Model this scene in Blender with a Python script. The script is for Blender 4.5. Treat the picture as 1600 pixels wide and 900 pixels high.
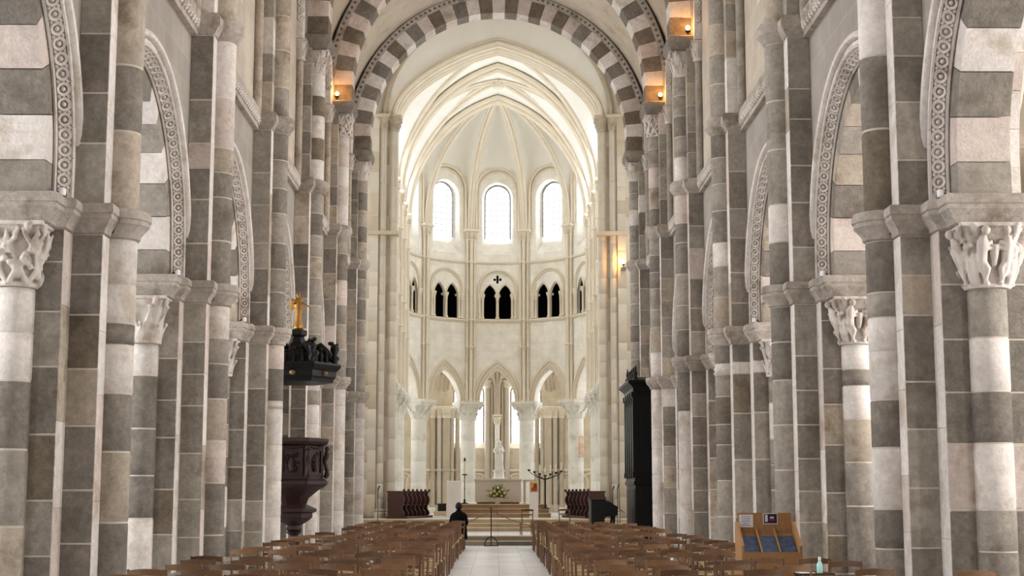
import bpy, math, random
from math import sin, cos, pi, sqrt, atan2, radians
from mathutils import Vector, Matrix

for o in list(bpy.data.objects):
    bpy.data.objects.remove(o)
SC = bpy.context.scene
COL = SC.collection

# ------------------------------------------------------------------ camera
FPX = 2350.0
CAM = Vector((-0.075, 0.0, 1.6))
PITCH = math.atan(325 / FPX)
YAW = math.atan(25 / FPX / cos(PITCH))
cam_d = bpy.data.cameras.new('camera')
cam_d.sensor_width = 36.0
cam_d.lens = FPX * 36.0 / 1600.0
cam_d.clip_end = 400
cam = bpy.data.objects.new('camera', cam_d)
cam.location = CAM
cam.rotation_euler = (pi / 2 + PITCH, 0, -YAW)
COL.objects.link(cam)
SC.camera = cam

# ------------------------------------------------------------------ world, exposure
W = bpy.data.worlds.new('overcast_sky')
SC.world = W
W.use_nodes = True
W.node_tree.nodes['Background'].inputs[0].default_value = (0.86, 0.93, 1.0, 1)
W.node_tree.nodes['Background'].inputs[1].default_value = 1.0
SC.view_settings.view_transform = 'Standard'
SC.view_settings.look = 'None'
SC.view_settings.gamma = 1.0
SC.view_settings.use_curve_mapping = False
SC.view_settings.exposure = 0.0
SC.cycles.max_bounces = 16
SC.cycles.diffuse_bounces = 9
# daylight from each group of window glazing; west is added frontal fill
DAY = dict(apse=4.8, choir_side=12.5, ambulatory=10.0, clerestory_left=20.0, clerestory_right=20.0, aisle_left=62.0,
           aisle_right=74.0, west=2.0, transept=18.0)


# ------------------------------------------------------------------ helpers
def srgb(r, g, b):
    def c(v):
        v /= 255.0
        return v / 12.92 if v <= 0.04045 else ((v + 0.055) / 1.055) ** 2.4
    return (c(r), c(g), c(b), 1)


def at(px, py, Y):
    """point of the photograph's ray (1600x900 pixel) at depth Y"""
    a = (px - 800) / FPX
    b = (450 - py) / FPX
    c, s = cos(PITCH), sin(PITCH)
    F = Vector((sin(YAW) * c, cos(YAW) * c, s))
    R = Vector((cos(YAW), -sin(YAW), 0))
    U = Vector((-sin(YAW) * s, -cos(YAW) * s, c))
    d = F + a * R + b * U
    return CAM + d * (Y / d.y)


MATS = {}


def mat(name, col, rough=0.8, var=0.0, scale=3.0, bump=0.0, bscale=30.0, metal=0.0, spec=0.3, rnd=0.0, stain=None,
        staincut=(0.52, 0.66), grain=None, coat=0.0):
    m = bpy.data.materials.new(name)
    m.use_nodes = True
    nt = m.node_tree
    N, L = nt.nodes, nt.links
    bs = N['Principled BSDF']
    bs.inputs['Roughness'].default_value = rough
    bs.inputs['Metallic'].default_value = metal
    bs.inputs['Specular IOR Level'].default_value = spec
    bs.inputs['Base Color'].default_value = col
    if coat:
        bs.inputs['Coat Weight'].default_value = coat
        bs.inputs['Coat Roughness'].default_value = 0.12
    geo = N.new('ShaderNodeNewGeometry')
    pos = geo.outputs['Position']
    cur = None
    if grain:
        mp = N.new('ShaderNodeMapping')
        mp.inputs['Scale'].default_value = grain
        tc = N.new('ShaderNodeTexCoord')
        L.new(tc.outputs['Object'], mp.inputs['Vector'])
        pos = mp.outputs['Vector']
    if var > 0:
        n1 = N.new('ShaderNodeTexNoise')
        n1.inputs['Scale'].default_value = scale
        n1.inputs['Detail'].default_value = 7
        n1.inputs['Roughness'].default_value = 0.65
        L.new(pos, n1.inputs['Vector'])
        r = N.new('ShaderNodeValToRGB')
        r.color_ramp.elements[0].position = 0.3
        r.color_ramp.elements[1].position = 0.7
        r.color_ramp.elements[0].color = tuple(max(0, c * (1 - var)) for c in col[:3]) + (1,)
        r.color_ramp.elements[1].color = tuple(min(1, c * (1 + var)) for c in col[:3]) + (1,)
        L.new(n1.outputs['Fac'], r.inputs['Fac'])
        cur = r.outputs['Color']
        if var > 0.12 and not grain:
            nf = N.new('ShaderNodeTexNoise')
            nf.inputs['Scale'].default_value = 13.0
            nf.inputs['Detail'].default_value = 10
            nf.inputs['Roughness'].default_value = 0.75
            L.new(pos, nf.inputs['Vector'])
            mf = N.new('ShaderNodeMapRange')
            mf.inputs['From Min'].default_value = 0.3
            mf.inputs['From Max'].default_value = 0.7
            mf.inputs['To Min'].default_value = 1 - var * 1.5
            mf.inputs['To Max'].default_value = 1 + var * 1.2
            L.new(nf.outputs['Fac'], mf.inputs['Value'])
            hf = N.new('ShaderNodeHueSaturation')
            L.new(cur, hf.inputs['Color'])
            L.new(mf.outputs['Result'], hf.inputs['Value'])
            cur = hf.outputs['Color']
        if stain:
            n2 = N.new('ShaderNodeTexNoise')
            n2.inputs['Scale'].default_value = 1.7
            n2.inputs['Detail'].default_value = 9
            n2.inputs['Roughness'].default_value = 0.7
            L.new(pos, n2.inputs['Vector'])
            r2 = N.new('ShaderNodeValToRGB')
            r2.color_ramp.elements[0].position = staincut[0]
            r2.color_ramp.elements[1].position = staincut[1]
            L.new(n2.outputs['Fac'], r2.inputs['Fac'])
            mx = N.new('ShaderNodeMixRGB')
            mx.inputs['Color2'].default_value = stain
            L.new(r2.outputs['Color'], mx.inputs['Fac'])
            L.new(cur, mx.inputs['Color1'])
            cur = mx.outputs['Color']
    if rnd > 0:
        oi = N.new('ShaderNodeObjectInfo')
        mr = N.new('ShaderNodeMapRange')
        mr.inputs['To Min'].default_value = 1 - rnd
        mr.inputs['To Max'].default_value = 1 + rnd
        L.new(oi.outputs['Random'], mr.inputs['Value'])
        hs = N.new('ShaderNodeHueSaturation')
        if cur is None:
            hs.inputs['Color'].default_value = col
        else:
            L.new(cur, hs.inputs['Color'])
        L.new(mr.outputs['Result'], hs.inputs['Value'])
        cur = hs.outputs['Color']
    if cur is not None:
        L.new(cur, bs.inputs['Base Color'])
    if bump > 0:
        n3 = N.new('ShaderNodeTexNoise')
        n3.inputs['Scale'].default_value = bscale
        n3.inputs['Detail'].default_value = 6
        n3.inputs['Roughness'].default_value = 0.7
        L.new(pos, n3.inputs['Vector'])
        bp = N.new('ShaderNodeBump')
        bp.inputs['Strength'].default_value = min(1.0, bump * 1.5)
        bp.inputs['Distance'].default_value = 0.03
        L.new(n3.outputs['Fac'], bp.inputs['Height'])
        L.new(bp.outputs['Normal'], bs.inputs['Normal'])
    MATS[name] = m
    return m


def emit(name, col, strength):
    m = bpy.data.materials.new(name)
    m.use_nodes = True
    nt = m.node_tree
    nt.nodes.remove(nt.nodes['Principled BSDF'])
    e = nt.nodes.new('ShaderNodeEmission')
    e.inputs['Color'].default_value = col
    e.inputs['Strength'].default_value = strength
    nt.links.new(e.outputs[0], nt.nodes['Material Output'].inputs['Surface'])
    MATS[name] = m
    return m


def ashlar(name, c1, c2, mortar, bw, bh, rough=0.85, spec=0.2, uv='wall', msize=0.012, bump=0.25):
    """faint coursed stone for surfaces whose stones cannot be told apart: joints from world position"""
    m = bpy.data.materials.new(name)
    m.use_nodes = True
    nt = m.node_tree
    N, L = nt.nodes, nt.links
    bs = N['Principled BSDF']
    bs.inputs['Roughness'].default_value = rough
    bs.inputs['Specular IOR Level'].default_value = spec
    geo = N.new('ShaderNodeNewGeometry')
    sp = N.new('ShaderNodeSeparateXYZ')
    L.new(geo.outputs['Position'], sp.inputs[0])
    cb = N.new('ShaderNodeCombineXYZ')
    if uv == 'wall':
        ad = N.new('ShaderNodeMath')
        L.new(sp.outputs['X'], ad.inputs[0])
        L.new(sp.outputs['Y'], ad.inputs[1])
        L.new(ad.outputs[0], cb.inputs['X'])
        L.new(sp.outputs['Z'], cb.inputs['Y'])
    else:
        L.new(sp.outputs['X'], cb.inputs['Y'])
        L.new(sp.outputs['Y'], cb.inputs['X'])
    br = N.new('ShaderNodeTexBrick')
    br.inputs['Scale'].default_value = 1.0
    br.inputs['Brick Width'].default_value = bw
    br.inputs['Row Height'].default_value = bh
    br.inputs['Mortar Size'].default_value = msize
    br.inputs['Mortar Smooth'].default_value = 0.4
    br.inputs['Color1'].default_value = c1
    br.inputs['Color2'].default_value = c2
    br.inputs['Mortar'].default_value = mortar
    L.new(cb.outputs[0], br.inputs['Vector'])
    n1 = N.new('ShaderNodeTexNoise')
    n1.inputs['Scale'].default_value = 1.6
    n1.inputs['Detail'].default_value = 8
    n1.inputs['Roughness'].default_value = 0.7
    L.new(geo.outputs['Position'], n1.inputs['Vector'])
    mr = N.new('ShaderNodeMapRange')
    mr.inputs['From Min'].default_value = 0.3
    mr.inputs['From Max'].default_value = 0.7
    mr.inputs['To Min'].default_value = 0.84
    mr.inputs['To Max'].default_value = 1.12
    L.new(n1.outputs['Fac'], mr.inputs['Value'])
    hs = N.new('ShaderNodeHueSaturation')
    L.new(br.outputs['Color'], hs.inputs['Color'])
    L.new(mr.outputs[0], hs.inputs['Value'])
    L.new(hs.outputs[0], bs.inputs['Base Color'])
    n3 = N.new('ShaderNodeTexNoise')
    n3.inputs['Scale'].default_value = 22
    n3.inputs['Detail'].default_value = 6
    L.new(geo.outputs['Position'], n3.inputs['Vector'])
    bp = N.new('ShaderNodeBump')
    bp.inputs['Strength'].default_value = bump
    bp.inputs['Distance'].default_value = 0.02
    L.new(n3.outputs['Fac'], bp.inputs['Height'])
    L.new(bp.outputs['Normal'], bs.inputs['Normal'])
    MATS[name] = m
    return m


# stones of the nave
mat('light', srgb(208, 201, 195), 0.85, 0.13, 2.6, 0.35, 26, rnd=0.07, stain=srgb(176, 164, 150))
mat('pink', srgb(198, 185, 177), 0.85, 0.13, 2.6, 0.35, 26, rnd=0.07, stain=srgb(164, 148, 134))
mat('tan', srgb(171, 159, 144), 0.88, 0.16, 3.2, 0.45, 26, rnd=0.08, stain=srgb(128, 114, 97))
mat('mid', srgb(153, 146, 136), 0.9, 0.18, 3.2, 0.5, 24, rnd=0.1, stain=srgb(122, 114, 104))
mat('dark', srgb(128, 121, 112), 0.9, 0.22, 3.6, 0.55, 24, rnd=0.12, stain=srgb(103, 95, 86))
mat('brown', srgb(120, 109, 95), 0.9, 0.22, 3.6, 0.55, 24, rnd=0.12, stain=srgb(95, 85, 73))
mat('mortar', srgb(192, 184, 172), 0.95, 0.1, 9.0, 0.3, 40)
mat('carved', srgb(201, 193, 186), 0.85, 0.12, 4.0, 0.25, 40, rnd=0.04, stain=srgb(160, 146, 132))
mat('impost', srgb(167, 158, 149), 0.88, 0.18, 4.0, 0.4, 30, rnd=0.08, stain=srgb(120, 108, 94))
mat('cream', srgb(198, 189, 174), 0.85, 0.06, 2.0, 0.15, 26, rnd=0.05)
mat('cream_tan', srgb(186, 173, 153), 0.85, 0.09, 2.0, 0.2, 26, rnd=0.06)
mat('choir_white', srgb(234, 229, 220), 0.85, 0.035, 1.2, 0.08, 20, stain=srgb(224, 213, 192))
mat('choir_trim', srgb(228, 218, 200), 0.85, 0.05, 2.0, 0.1, 26)
mat('choir_vault', srgb(242, 240, 234), 0.85, 0.03, 1.0, 0.05, 20)
mat('column_white', srgb(226, 223, 214), 0.8, 0.05, 1.5, 0.12, 26, stain=srgb(205, 199, 186))
mat('nave_vault', srgb(176, 164, 148), 0.9, 0.1, 0.8, 0.25, 14, stain=srgb(158, 143, 122))
mat('painted_shade', srgb(24, 23, 24), 1.0, 0.0)  # near-black colour standing in for the unlit gallery passage
ashlar('wall_stone', srgb(154, 147, 139), srgb(146, 139, 131), srgb(160, 153, 144), 0.82, 0.42)
ashlar('wall_upper', srgb(184, 173, 158), srgb(174, 163, 148), srgb(190, 180, 166), 0.8, 0.42)
ashlar('aisle_stone', srgb(188, 180, 168), srgb(156, 148, 137), srgb(186, 179, 169), 0.8, 0.5)
ashlar('choir_stone', srgb(241, 237, 229), srgb(237, 232, 222), srgb(231, 224, 212), 0.9, 0.42, bump=0.08)
ashlar('choir_beige', srgb(217, 206, 184), srgb(207, 195, 172), srgb(213, 203, 184), 0.8, 0.42, bump=0.12)
ashlar('floor_slabs', srgb(200, 200, 200), srgb(182, 182, 184), srgb(150, 150, 150), 0.9, 0.6, rough=0.32, spec=0.5, uv='floor',
       msize=0.012, bump=0.04)
ashlar('choir_slabs', srgb(226, 226, 226), srgb(214, 214, 216), srgb(190, 190, 190), 0.8, 0.8, rough=0.3, spec=0.5, uv='floor',
       msize=0.012, bump=0.03)
ashlar('step_stone', srgb(196, 176, 146), srgb(188, 168, 140), srgb(170, 150, 124), 1.4, 3.0, rough=0.6, uv='floor', bump=0.08)
ashlar('step_brown', srgb(164, 134, 104), srgb(152, 124, 96), srgb(130, 104, 80), 1.4, 3.0, rough=0.6, uv='floor', bump=0.08)
ashlar('step_grey', srgb(150, 142, 130), srgb(142, 134, 122), srgb(120, 112, 104), 1.4, 3.0, rough=0.6, uv='floor', bump=0.08)
# furniture
mat('chair_wood', srgb(104, 73, 45), 0.4, 0.3, 14.0, 0.1, 60, spec=0.5, rnd=0.35, grain=(2, 2, 9))
mat('rush', srgb(178, 156, 118), 0.75, 0.2, 60.0, 0.5, 120, rnd=0.12, grain=(1, 6, 1))
mat('oak', srgb(156, 116, 76), 0.5, 0.18, 8.0, 0.08, 60, grain=(6, 6, 1))
mat('dark_wood', srgb(42, 24, 20), 0.4, 0.3, 10.0, 0.2, 50, spec=0.25, grain=(5, 5, 1.5))
mat('organ_wood', srgb(12, 10, 10), 0.42, 0.25, 8.0, 0.1, 50, spec=0.22, grain=(5, 5, 1.2))
mat('stall_wood', srgb(66, 38, 32), 0.4, 0.25, 10.0, 0.15, 50, spec=0.4, grain=(5, 5, 1.5))
mat('black', srgb(12, 12, 14), 0.45, 0.0, spec=0.4)
mat('black_cloth', srgb(15, 15, 18), 0.95, 0.15, 20, 0.3, 80, spec=0.1)
mat('iron', srgb(44, 38, 36), 0.5, 0.1, 12, 0.1, 60, metal=0.6)
mat('gold', srgb(150, 110, 56), 0.45, 0.2, 9, 0.15, 40, metal=0.85)
mat('gilt_dull', srgb(122, 98, 62), 0.5, 0.2, 12, 0.1, 60, metal=0.3)
mat('altar_white', srgb(216, 207, 199), 0.7, 0.03, 2, 0.06, 30)
mat('marble', srgb(236, 234, 230), 0.5, 0.04, 3, 0.05, 30)
mat('rope', srgb(116, 88, 66), 0.9, 0.15, 60, 0.3, 120)
mat('paper', srgb(226, 224, 234), 0.8)
mat('ink', srgb(96, 92, 120), 0.9)
mat('print_dark', srgb(34, 32, 60), 0.6)
mat('print_red', srgb(150, 50, 50), 0.6)
mat('print_white', srgb(214, 210, 214), 0.6)
mat('blue_card', srgb(70, 84, 112), 0.6, 0.35, 12, 0.0)
mat('icon_gold', srgb(190, 140, 70), 0.5, 0.3, 12)
mat('icon_red', srgb(168, 62, 46), 0.6, 0.25, 12)
mat('icon_brown', srgb(92, 62, 36), 0.6, 0.2, 12)
mat('fresco', srgb(216, 196, 176), 0.9, 0.12, 6, stain=srgb(196, 142, 116), staincut=(0.42, 0.6))
mat('leaf', srgb(104, 116, 62), 0.7, 0.3, 12, rnd=0.1)
mat('leaf_pale', srgb(150, 146, 88), 0.7, 0.25, 12)
mat('petal', srgb(238, 226, 170), 0.6, 0.08, 12)
mat('candle_wax', srgb(238, 232, 214), 0.5)
mat('skin', srgb(176, 128, 104), 0.6)
mat('hair', srgb(22, 18, 17), 0.6)
mat('bottle_teal', srgb(178, 232, 226), 0.2, spec=0.5)
mat('white_plastic', srgb(232, 232, 236), 0.35, spec=0.5)
mat('lead', srgb(120, 116, 110), 0.6)
mat('chrome', srgb(220, 222, 224), 0.2, metal=1.0)
emit('glass_apse', (0.88, 0.94, 1.0, 1), DAY['apse'])
emit('glass_choir_side', (0.9, 0.95, 1.0, 1), DAY['choir_side'])
emit('glass_ambulatory', (0.92, 0.96, 1.0, 1), DAY['ambulatory'])
emit('glass_clerestory_left', (0.95, 0.97, 1.0, 1), DAY['clerestory_left'])
emit('glass_clerestory_right', (0.98, 0.97, 0.96, 1), DAY['clerestory_right'])
emit('glass_aisle_left', (0.95, 0.97, 1.0, 1), DAY['aisle_left'])
emit('glass_aisle_right', (1.0, 0.97, 0.95, 1), DAY['aisle_right'])
emit('west_fill_glass', (0.97, 0.98, 1.0, 1), DAY['west'])
emit('glass_transept', (0.92, 0.96, 1.0, 1), DAY['transept'])
emit('lamp_bulb', (1.0, 0.6, 0.2, 1), 14.0)


class MB:
    def __init__(self):
        self.v = []
        self.f = []

    def add(self, vs, fs):
        b = len(self.v)
        self.v.extend([tuple(p) for p in vs])
        self.f.extend([tuple(i + b for i in q) for q in fs])

    def box(self, x0, x1, y0, y1, z0, z1):
        self.add([(x0, y0, z0), (x1, y0, z0), (x1, y1, z0), (x0, y1, z0), (x0, y0, z1), (x1, y0, z1), (x1, y1, z1), (x0, y1, z1)],
                 [(3, 2, 1, 0), (4, 5, 6, 7), (0, 1, 5, 4), (1, 2, 6, 5), (2, 3, 7, 6), (3, 0, 4, 7)])
        return self

    def obox(self, M, sx, sy, sz):
        """box of full size sx, sy, sz centred on matrix M"""
        b = MB().box(-sx / 2, sx / 2, -sy / 2, sy / 2, -sz / 2, sz / 2)
        self.add([M @ Vector(p) for p in b.v], b.f)
        return self

    def bar(self, p, q, w, d, up=(0, 0, 1)):
        p, q = Vector(p), Vector(q)
        t = (q - p)
        L = t.length
        t.normalize()
        u = Vector(up)
        if abs(t.dot(u)) > 0.95:
            u = Vector((0, 1, 0))
        s = t.cross(u).normalized()
        u = s.cross(t)
        M = Matrix((s, u, t)).transposed().to_4x4()
        M.translation = (p + q) / 2
        return self.obox(M, w, d, L)

    def rings(self, rings, close=True, cap0=True, cap1=True):
        n = len(rings[0])
        vs = [p for r in rings for p in r]
        fs = []
        for i in range(len(rings) - 1):
            for j in range(n if close else n - 1):
                k = (j + 1) % n
                fs.append((i * n + j, i * n + k, (i + 1) * n + k, (i + 1) * n + j))
        if cap0:
            fs.append(tuple(reversed(range(n))))
        if cap1:
            fs.append(tuple(range((len(rings) - 1) * n, len(rings) * n)))
        self.add(vs, fs)
        return self

    def prism(self, poly, z0, z1, ch=0.0, chz=None):
        """vertical prism on a counter-clockwise plan, with chamfered rims"""
        if ch <= 0:
            return self.rings([[(x, y, z0) for x, y in poly], [(x, y, z1) for x, y in poly]])
        chz = ch if chz is None else chz
        ins = offset(poly, -ch)
        return self.rings([[(x, y, z0) for x, y in ins], [(x, y, z0 + chz) for x, y in poly],
                           [(x, y, z1 - chz) for x, y in poly], [(x, y, z1) for x, y in ins]])

    def outline(self, poly, prof, cap=True):
        """moulding round a plan: prof = [(outward offset, z), ...] from the bottom up"""
        return self.rings([[(x, y, z) for x, y in offset(poly, d)] for d, z in prof], cap0=cap, cap1=cap)

    def lathe(self, prof, c=(0, 0), n=12, cap=True):
        return self.rings([[(c[0] + r * cos(2 * pi * j / n), c[1] + r * sin(2 * pi * j / n), z) for j in range(n)] for r, z in prof],
                          cap0=cap, cap1=cap)

    def tube(self, path, r, n=6, closed=False, cap=True):
        P = [Vector(p) for p in path]
        m = len(P)
        R = r if isinstance(r, (list, tuple)) else [r] * m
        rings = []
        ref = None
        for i in range(m):
            if closed:
                t = P[(i + 1) % m] - P[i - 1]
            else:
                t = P[min(i + 1, m - 1)] - P[max(i - 1, 0)]
            if t.length < 1e-9:
                t = Vector((0, 0, 1))
            t.normalize()
            if ref is None:
                ref = Vector((0, 0, 1)) if abs(t.z) < 0.9 else Vector((0, 1, 0))
            s = t.cross(ref)
            if s.length < 1e-6:
                s = t.orthogonal()
            s.normalize()
            u = s.cross(t).normalized()
            ref = u
            rings.append([P[i] + (s * cos(2 * pi * j / n) + u * sin(2 * pi * j / n)) * R[i] for j in range(n)])
        if closed:
            rings.append(rings[0])
            return self.rings(rings, cap0=False, cap1=False)
        return self.rings(rings, cap0=cap, cap1=cap)

    def sphere(self, c, r, n=8, m=6, sc=(1, 1, 1)):
        rings = []
        for i in range(m + 1):
            a = -pi / 2 + pi * i / m
            rr = max(cos(a), 0.02)
            rings.append([(c[0] + r * sc[0] * rr * cos(2 * pi * j / n), c[1] + r * sc[1] * rr * sin(2 * pi * j / n),
                           c[2] + r * sc[2] * sin(a)) for j in range(n)])
        return self.rings(rings)

    def sweep(self, path, normals, prof, closed=False, cap=True):
        """profile points (along normal, along in-plane outward) carried along a path; normals = plane normal per point"""
        P = [Vector(p) for p in path]
        m = len(P)
        rings = []
        for i in range(m):
            if closed:
                t = P[(i + 1) % m] - P[i - 1]
            else:
                t = P[min(i + 1, m - 1)] - P[max(i - 1, 0)]
            t.normalize()
            nn = Vector(normals[i] if isinstance(normals, list) else normals).normalized()
            b = nn.cross(t).normalized()
            rings.append([P[i] + nn * a + b * c for a, c in prof])
        if closed:
            rings.append(rings[0])
        return self.rings(rings, cap0=cap and not closed, cap1=cap and not closed)

    def merge(self, other, M=None):
        self.add([M @ Vector(p) for p in other.v] if M is not None else other.v, other.f)
        return self

    def mesh(self, name, material=None, smooth=None, fix=True):
        me = bpy.data.meshes.new(name)
        me.from_pydata(self.v, [], self.f)
        if fix:
            import bmesh
            bm = bmesh.new()
            bm.from_mesh(me)
            bmesh.ops.recalc_face_normals(bm, faces=bm.faces)
            bm.to_mesh(me)
            bm.free()
        if smooth is not None:
            me.polygons.foreach_set('use_smooth', [True] * len(me.polygons))
            if smooth < 179:
                me.set_sharp_from_angle(angle=radians(smooth))
        if material:
            me.materials.append(MATS[material])
        me.update()
        return me

    def build(self, name, material, parent=None, loc=(0, 0, 0), smooth=None, fix=True, rotz=0.0):
        o = bpy.data.objects.new(name, self.mesh(name, material, smooth, fix))
        COL.objects.link(o)
        o.location = loc
        o.rotation_euler = (0, 0, rotz)
        o.parent = parent
        return o


def offset(poly, d):
    """mitred offset of a counter-clockwise polygon, outward for d > 0"""
    if d == 0:
        return list(poly)
    n = len(poly)
    out = []
    for i in range(n):
        p0, p1, p2 = Vector(poly[i - 1]), Vector(poly[i]), Vector(poly[(i + 1) % n])
        a, b = (p1 - p0), (p2 - p1)
        a.normalize()
        b.normalize()
        na, nb = Vector((a.y, -a.x)), Vector((b.y, -b.x))
        m = na + nb
        q = m.dot(m)
        k = 2.0 / q if q > 0.3 else 2.0 / 0.3
        out.append(tuple(p1 + m * (d * k)))
    return out


def inst(name, me, parent=None, loc=(0, 0, 0), rot=(0, 0, 0), scale=(1, 1, 1), material=None):
    o = bpy.data.objects.new(name, me)
    COL.objects.link(o)
    o.location = loc
    o.rotation_euler = rot
    o.scale = scale
    o.parent = parent
    if material:
        o.material_slots[0].link = 'OBJECT'
        o.material_slots[0].material = MATS[material]
    return o


def thing(name, label, cat, loc=(0, 0, 0), rotz=0.0, group=None, kind=None):
    o = bpy.data.objects.new(name, None)
    o.empty_display_size = 0.2
    COL.objects.link(o)
    o.location = loc
    o.rotation_euler = (0, 0, rotz)
    return tag(o, label, cat, group, kind)


def tag(o, label=None, cat=None, group=None, kind=None):
    if label:
        o['label'] = label
    if cat:
        o['category'] = cat
    if group:
        o['group'] = group
    if kind:
        o['kind'] = kind
    return o


def arch_z(x, a, h, k=0.0):
    """height above springing of an arch of half span a and rise h"""
    x = min(abs(x), a)
    if h > a * 1.02:
        R = (a * a + h * h) / (2 * a)
        return sqrt(max(0.0, R * R - (x + R - a) ** 2))
    e = h * sqrt(max(0.0, 1 - (x / a) ** 2))
    return (1 - k) * e + k * h * (1 - x / a)


def arch_us(a, n=14):
    return [-a * cos(pi * i / n) for i in range(n + 1)]


def arch_path(a, h, zs, k=0.0, n=20, legs=0.0):
    P = [(u, zs + arch_z(u, a, h, k)) for u in arch_us(a, n)]
    if legs > 0:
        P = [(-a, zs - legs)] + P + [(a, zs - legs)]
    return P


def wall(u0, u1, z0, z1, holes, pos, front=0.0, back=None, extra=(), splay=False, nu=14):
    """wall sheet (or slab) with arched holes. pos(u, depth, z) -> point.
    hole: dict(u, a, zb, zs, h, k=0, round=False, sb=(scale, depth, dz))"""
    mb = MB()
    us = {round(u0, 5), round(u1, 5)}
    for e in extra:
        us.add(round(e, 5))
    for h in holes:
        for x in arch_us(h['a'], h.get('n', nu)):
            us.add(round(h['u'] + x, 5))
    us = sorted(x for x in us if u0 - 1e-6 <= x <= u1 + 1e-6)

    def top(h, u):
        x = u - h['u']
        if h.get('round'):
            return h['zs'] + sqrt(max(0, h['a'] ** 2 - x * x))
        return h['zs'] + arch_z(x, h['a'], h['h'], h.get('k', 0))

    def bot(h, u):
        if h.get('round'):
            x = u - h['u']
            return h['zs'] - sqrt(max(0, h['a'] ** 2 - x * x))
        return h['zb']

    def quad(a, b, c, d):
        mb.add([a, b, c, d], [(0, 1, 2, 3)])
    layers = [front] if back is None else [front, back]
    for i in range(len(us) - 1):
        ua, ub = us[i], us[i + 1]
        um = (ua + ub) / 2
        hs = sorted([h for h in holes if abs(um - h['u']) < h['a']], key=lambda h: h['zs'])
        lo_a = lo_b = z0
        ivs = []
        for h in hs:
            ivs.append((lo_a, bot(h, ua), lo_b, bot(h, ub)))
            lo_a, lo_b = top(h, ua), top(h, ub)
        ivs.append((lo_a, z1, lo_b, z1))
        for (a0, a1, b0, b1) in ivs:
            if a1 - a0 < 1e-4 and b1 - b0 < 1e-4:
                continue
            for d in layers:
                quad(pos(ua, d, a0), pos(ub, d, b0), pos(ub, d, b1), pos(ua, d, a1))
        for h in hs:
            sc, dep, dz = h.get('sb', (1.0, back if back is not None else front, 0.0))

            def bk(u, z):
                zc = h['zs']
                return pos(h['u'] + (u - h['u']) * sc, dep, zc + (z - zc) * sc + dz)
            if dep != front:
                quad(pos(ua, front, top(h, ua)), pos(ub, front, top(h, ub)), bk(ub, top(h, ub)), bk(ua, top(h, ua)))
                if bot(h, um) > z0 + 1e-3:
                    quad(pos(ua, front, bot(h, ua)), pos(ub, front, bot(h, ub)), bk(ub, bot(h, ub)), bk(ua, bot(h, ua)))
    for h in holes:
        if h.get('round'):
            continue
        sc, dep, dz = h.get('sb', (1.0, back if back is not None else front, 0.0))
        if dep == front:
            continue
        for sg in (-1, 1):
            u = h['u'] + sg * h['a']
            if not (u0 - 1e-6 <= u <= u1 + 1e-6):
                continue
            uu = h['u'] + sg * h['a'] * sc
            zt, zb = h['zs'], h['zb']
            quad(pos(u, front, zb), pos(u, front, zt), pos(uu, dep, zt + dz), pos(uu, dep, h['zs'] + (zb - h['zs']) * sc + dz))
    return mb


def arched_pane(a, zb, zs, h, pos, dep, k=0.0, n=12):
    """glass sheet filling an arched opening, as vertical strips"""
    mb = MB()
    us = arch_us(a, n)
    vs, fs = [], []
    for u in us:
        vs += [pos(u, dep, zb), pos(u, dep, zs + arch_z(u, a, h, k))]
    for i in range(n):
        fs.append((2 * i, 2 * i + 2, 2 * i + 3, 2 * i + 1))
    mb.add(vs, fs)
    return mb


def leading(a, zb, zs, h, pos, dep, dz=0.3, du=0.26, r=0.016):
    mb = MB()
    m = max(1, int(round(a / du)))
    for i in range(-m + 1, m):
        u = a * i / m
        mb.tube([pos(u, dep, zb), pos(u, dep, zs + arch_z(u, a, h))], r, 4)
    z = zb + dz
    while z < zs + h - 0.1:
        ww = a
        if z > zs:
            lo, hi = 0, a
            for _ in range(20):
                mid = (lo + hi) / 2
                if arch_z(mid, a, h) > z - zs:
                    lo = mid
                else:
                    hi = mid
            ww = lo
        mb.tube([pos(-ww + 2 * ww * i / 4, dep, z) for i in range(5)], r, 4)
        z += dz
    P = [(-a, zb)] + arch_path(a, h, zs, n=12) + [(a, zb)]
    mb.tube([pos(u, dep, z) for u, z in P], r * 2.2, 4)
    return mb


ORD = ['first', 'second', 'third', 'fourth', 'fifth', 'sixth', 'seventh', 'eighth', 'ninth', 'tenth', 'eleventh', 'twelfth',
       'thirteenth', 'fourteenth', 'fifteenth', 'sixteenth', 'seventeenth', 'eighteenth', 'nineteenth', 'twentieth']
ORD += ['twenty-' + o for o in ORD[:9]] + ['thirtieth'] + ['thirty-' + o for o in ORD[:9]] + ['fortieth']

# ================================================================== THE NAVE
BAY = 6.2
Y1 = 17.5
XC = 5.41                      # centre of the arcade wall
SPR = 4.9                      # top of the lower imposts
STR = 9.2                      # top of the string course
CAP = 12.78                    # top of the abaci below the transverse arches
WEST = -4.5


def yp(n):
    return Y1 + BAY * (n - 1)


def sidepos(s):
    """s = -1 left, +1 right: local nave coordinates -> location and rotation"""
    return (0.0 if s > 0 else pi)


# ---- floor
fl = MB().box(-10.6, 10.6, WEST - 0.6, 50.0, -0.3, 0.0).build('floor', 'floor_slabs')
tag(fl, 'pale grey stone slab floor of the nave', 'floor', kind='structure')

# ---- pier plan (local: nave side is -x, arcade runs along y)
xA, rA = -0.89, 0.225
xB0, xB1, yB = -0.84, -0.495, 0.52
xC, yC = 0.495, 0.86
yD, rD = 0.90, 0.215


def arc(cx, cy, r, a0, a1, n):
    return [(cx + r * cos(a0 + (a1 - a0) * i / n), cy + r * sin(a0 + (a1 - a0) * i / n)) for i in range(n + 1)]


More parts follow.
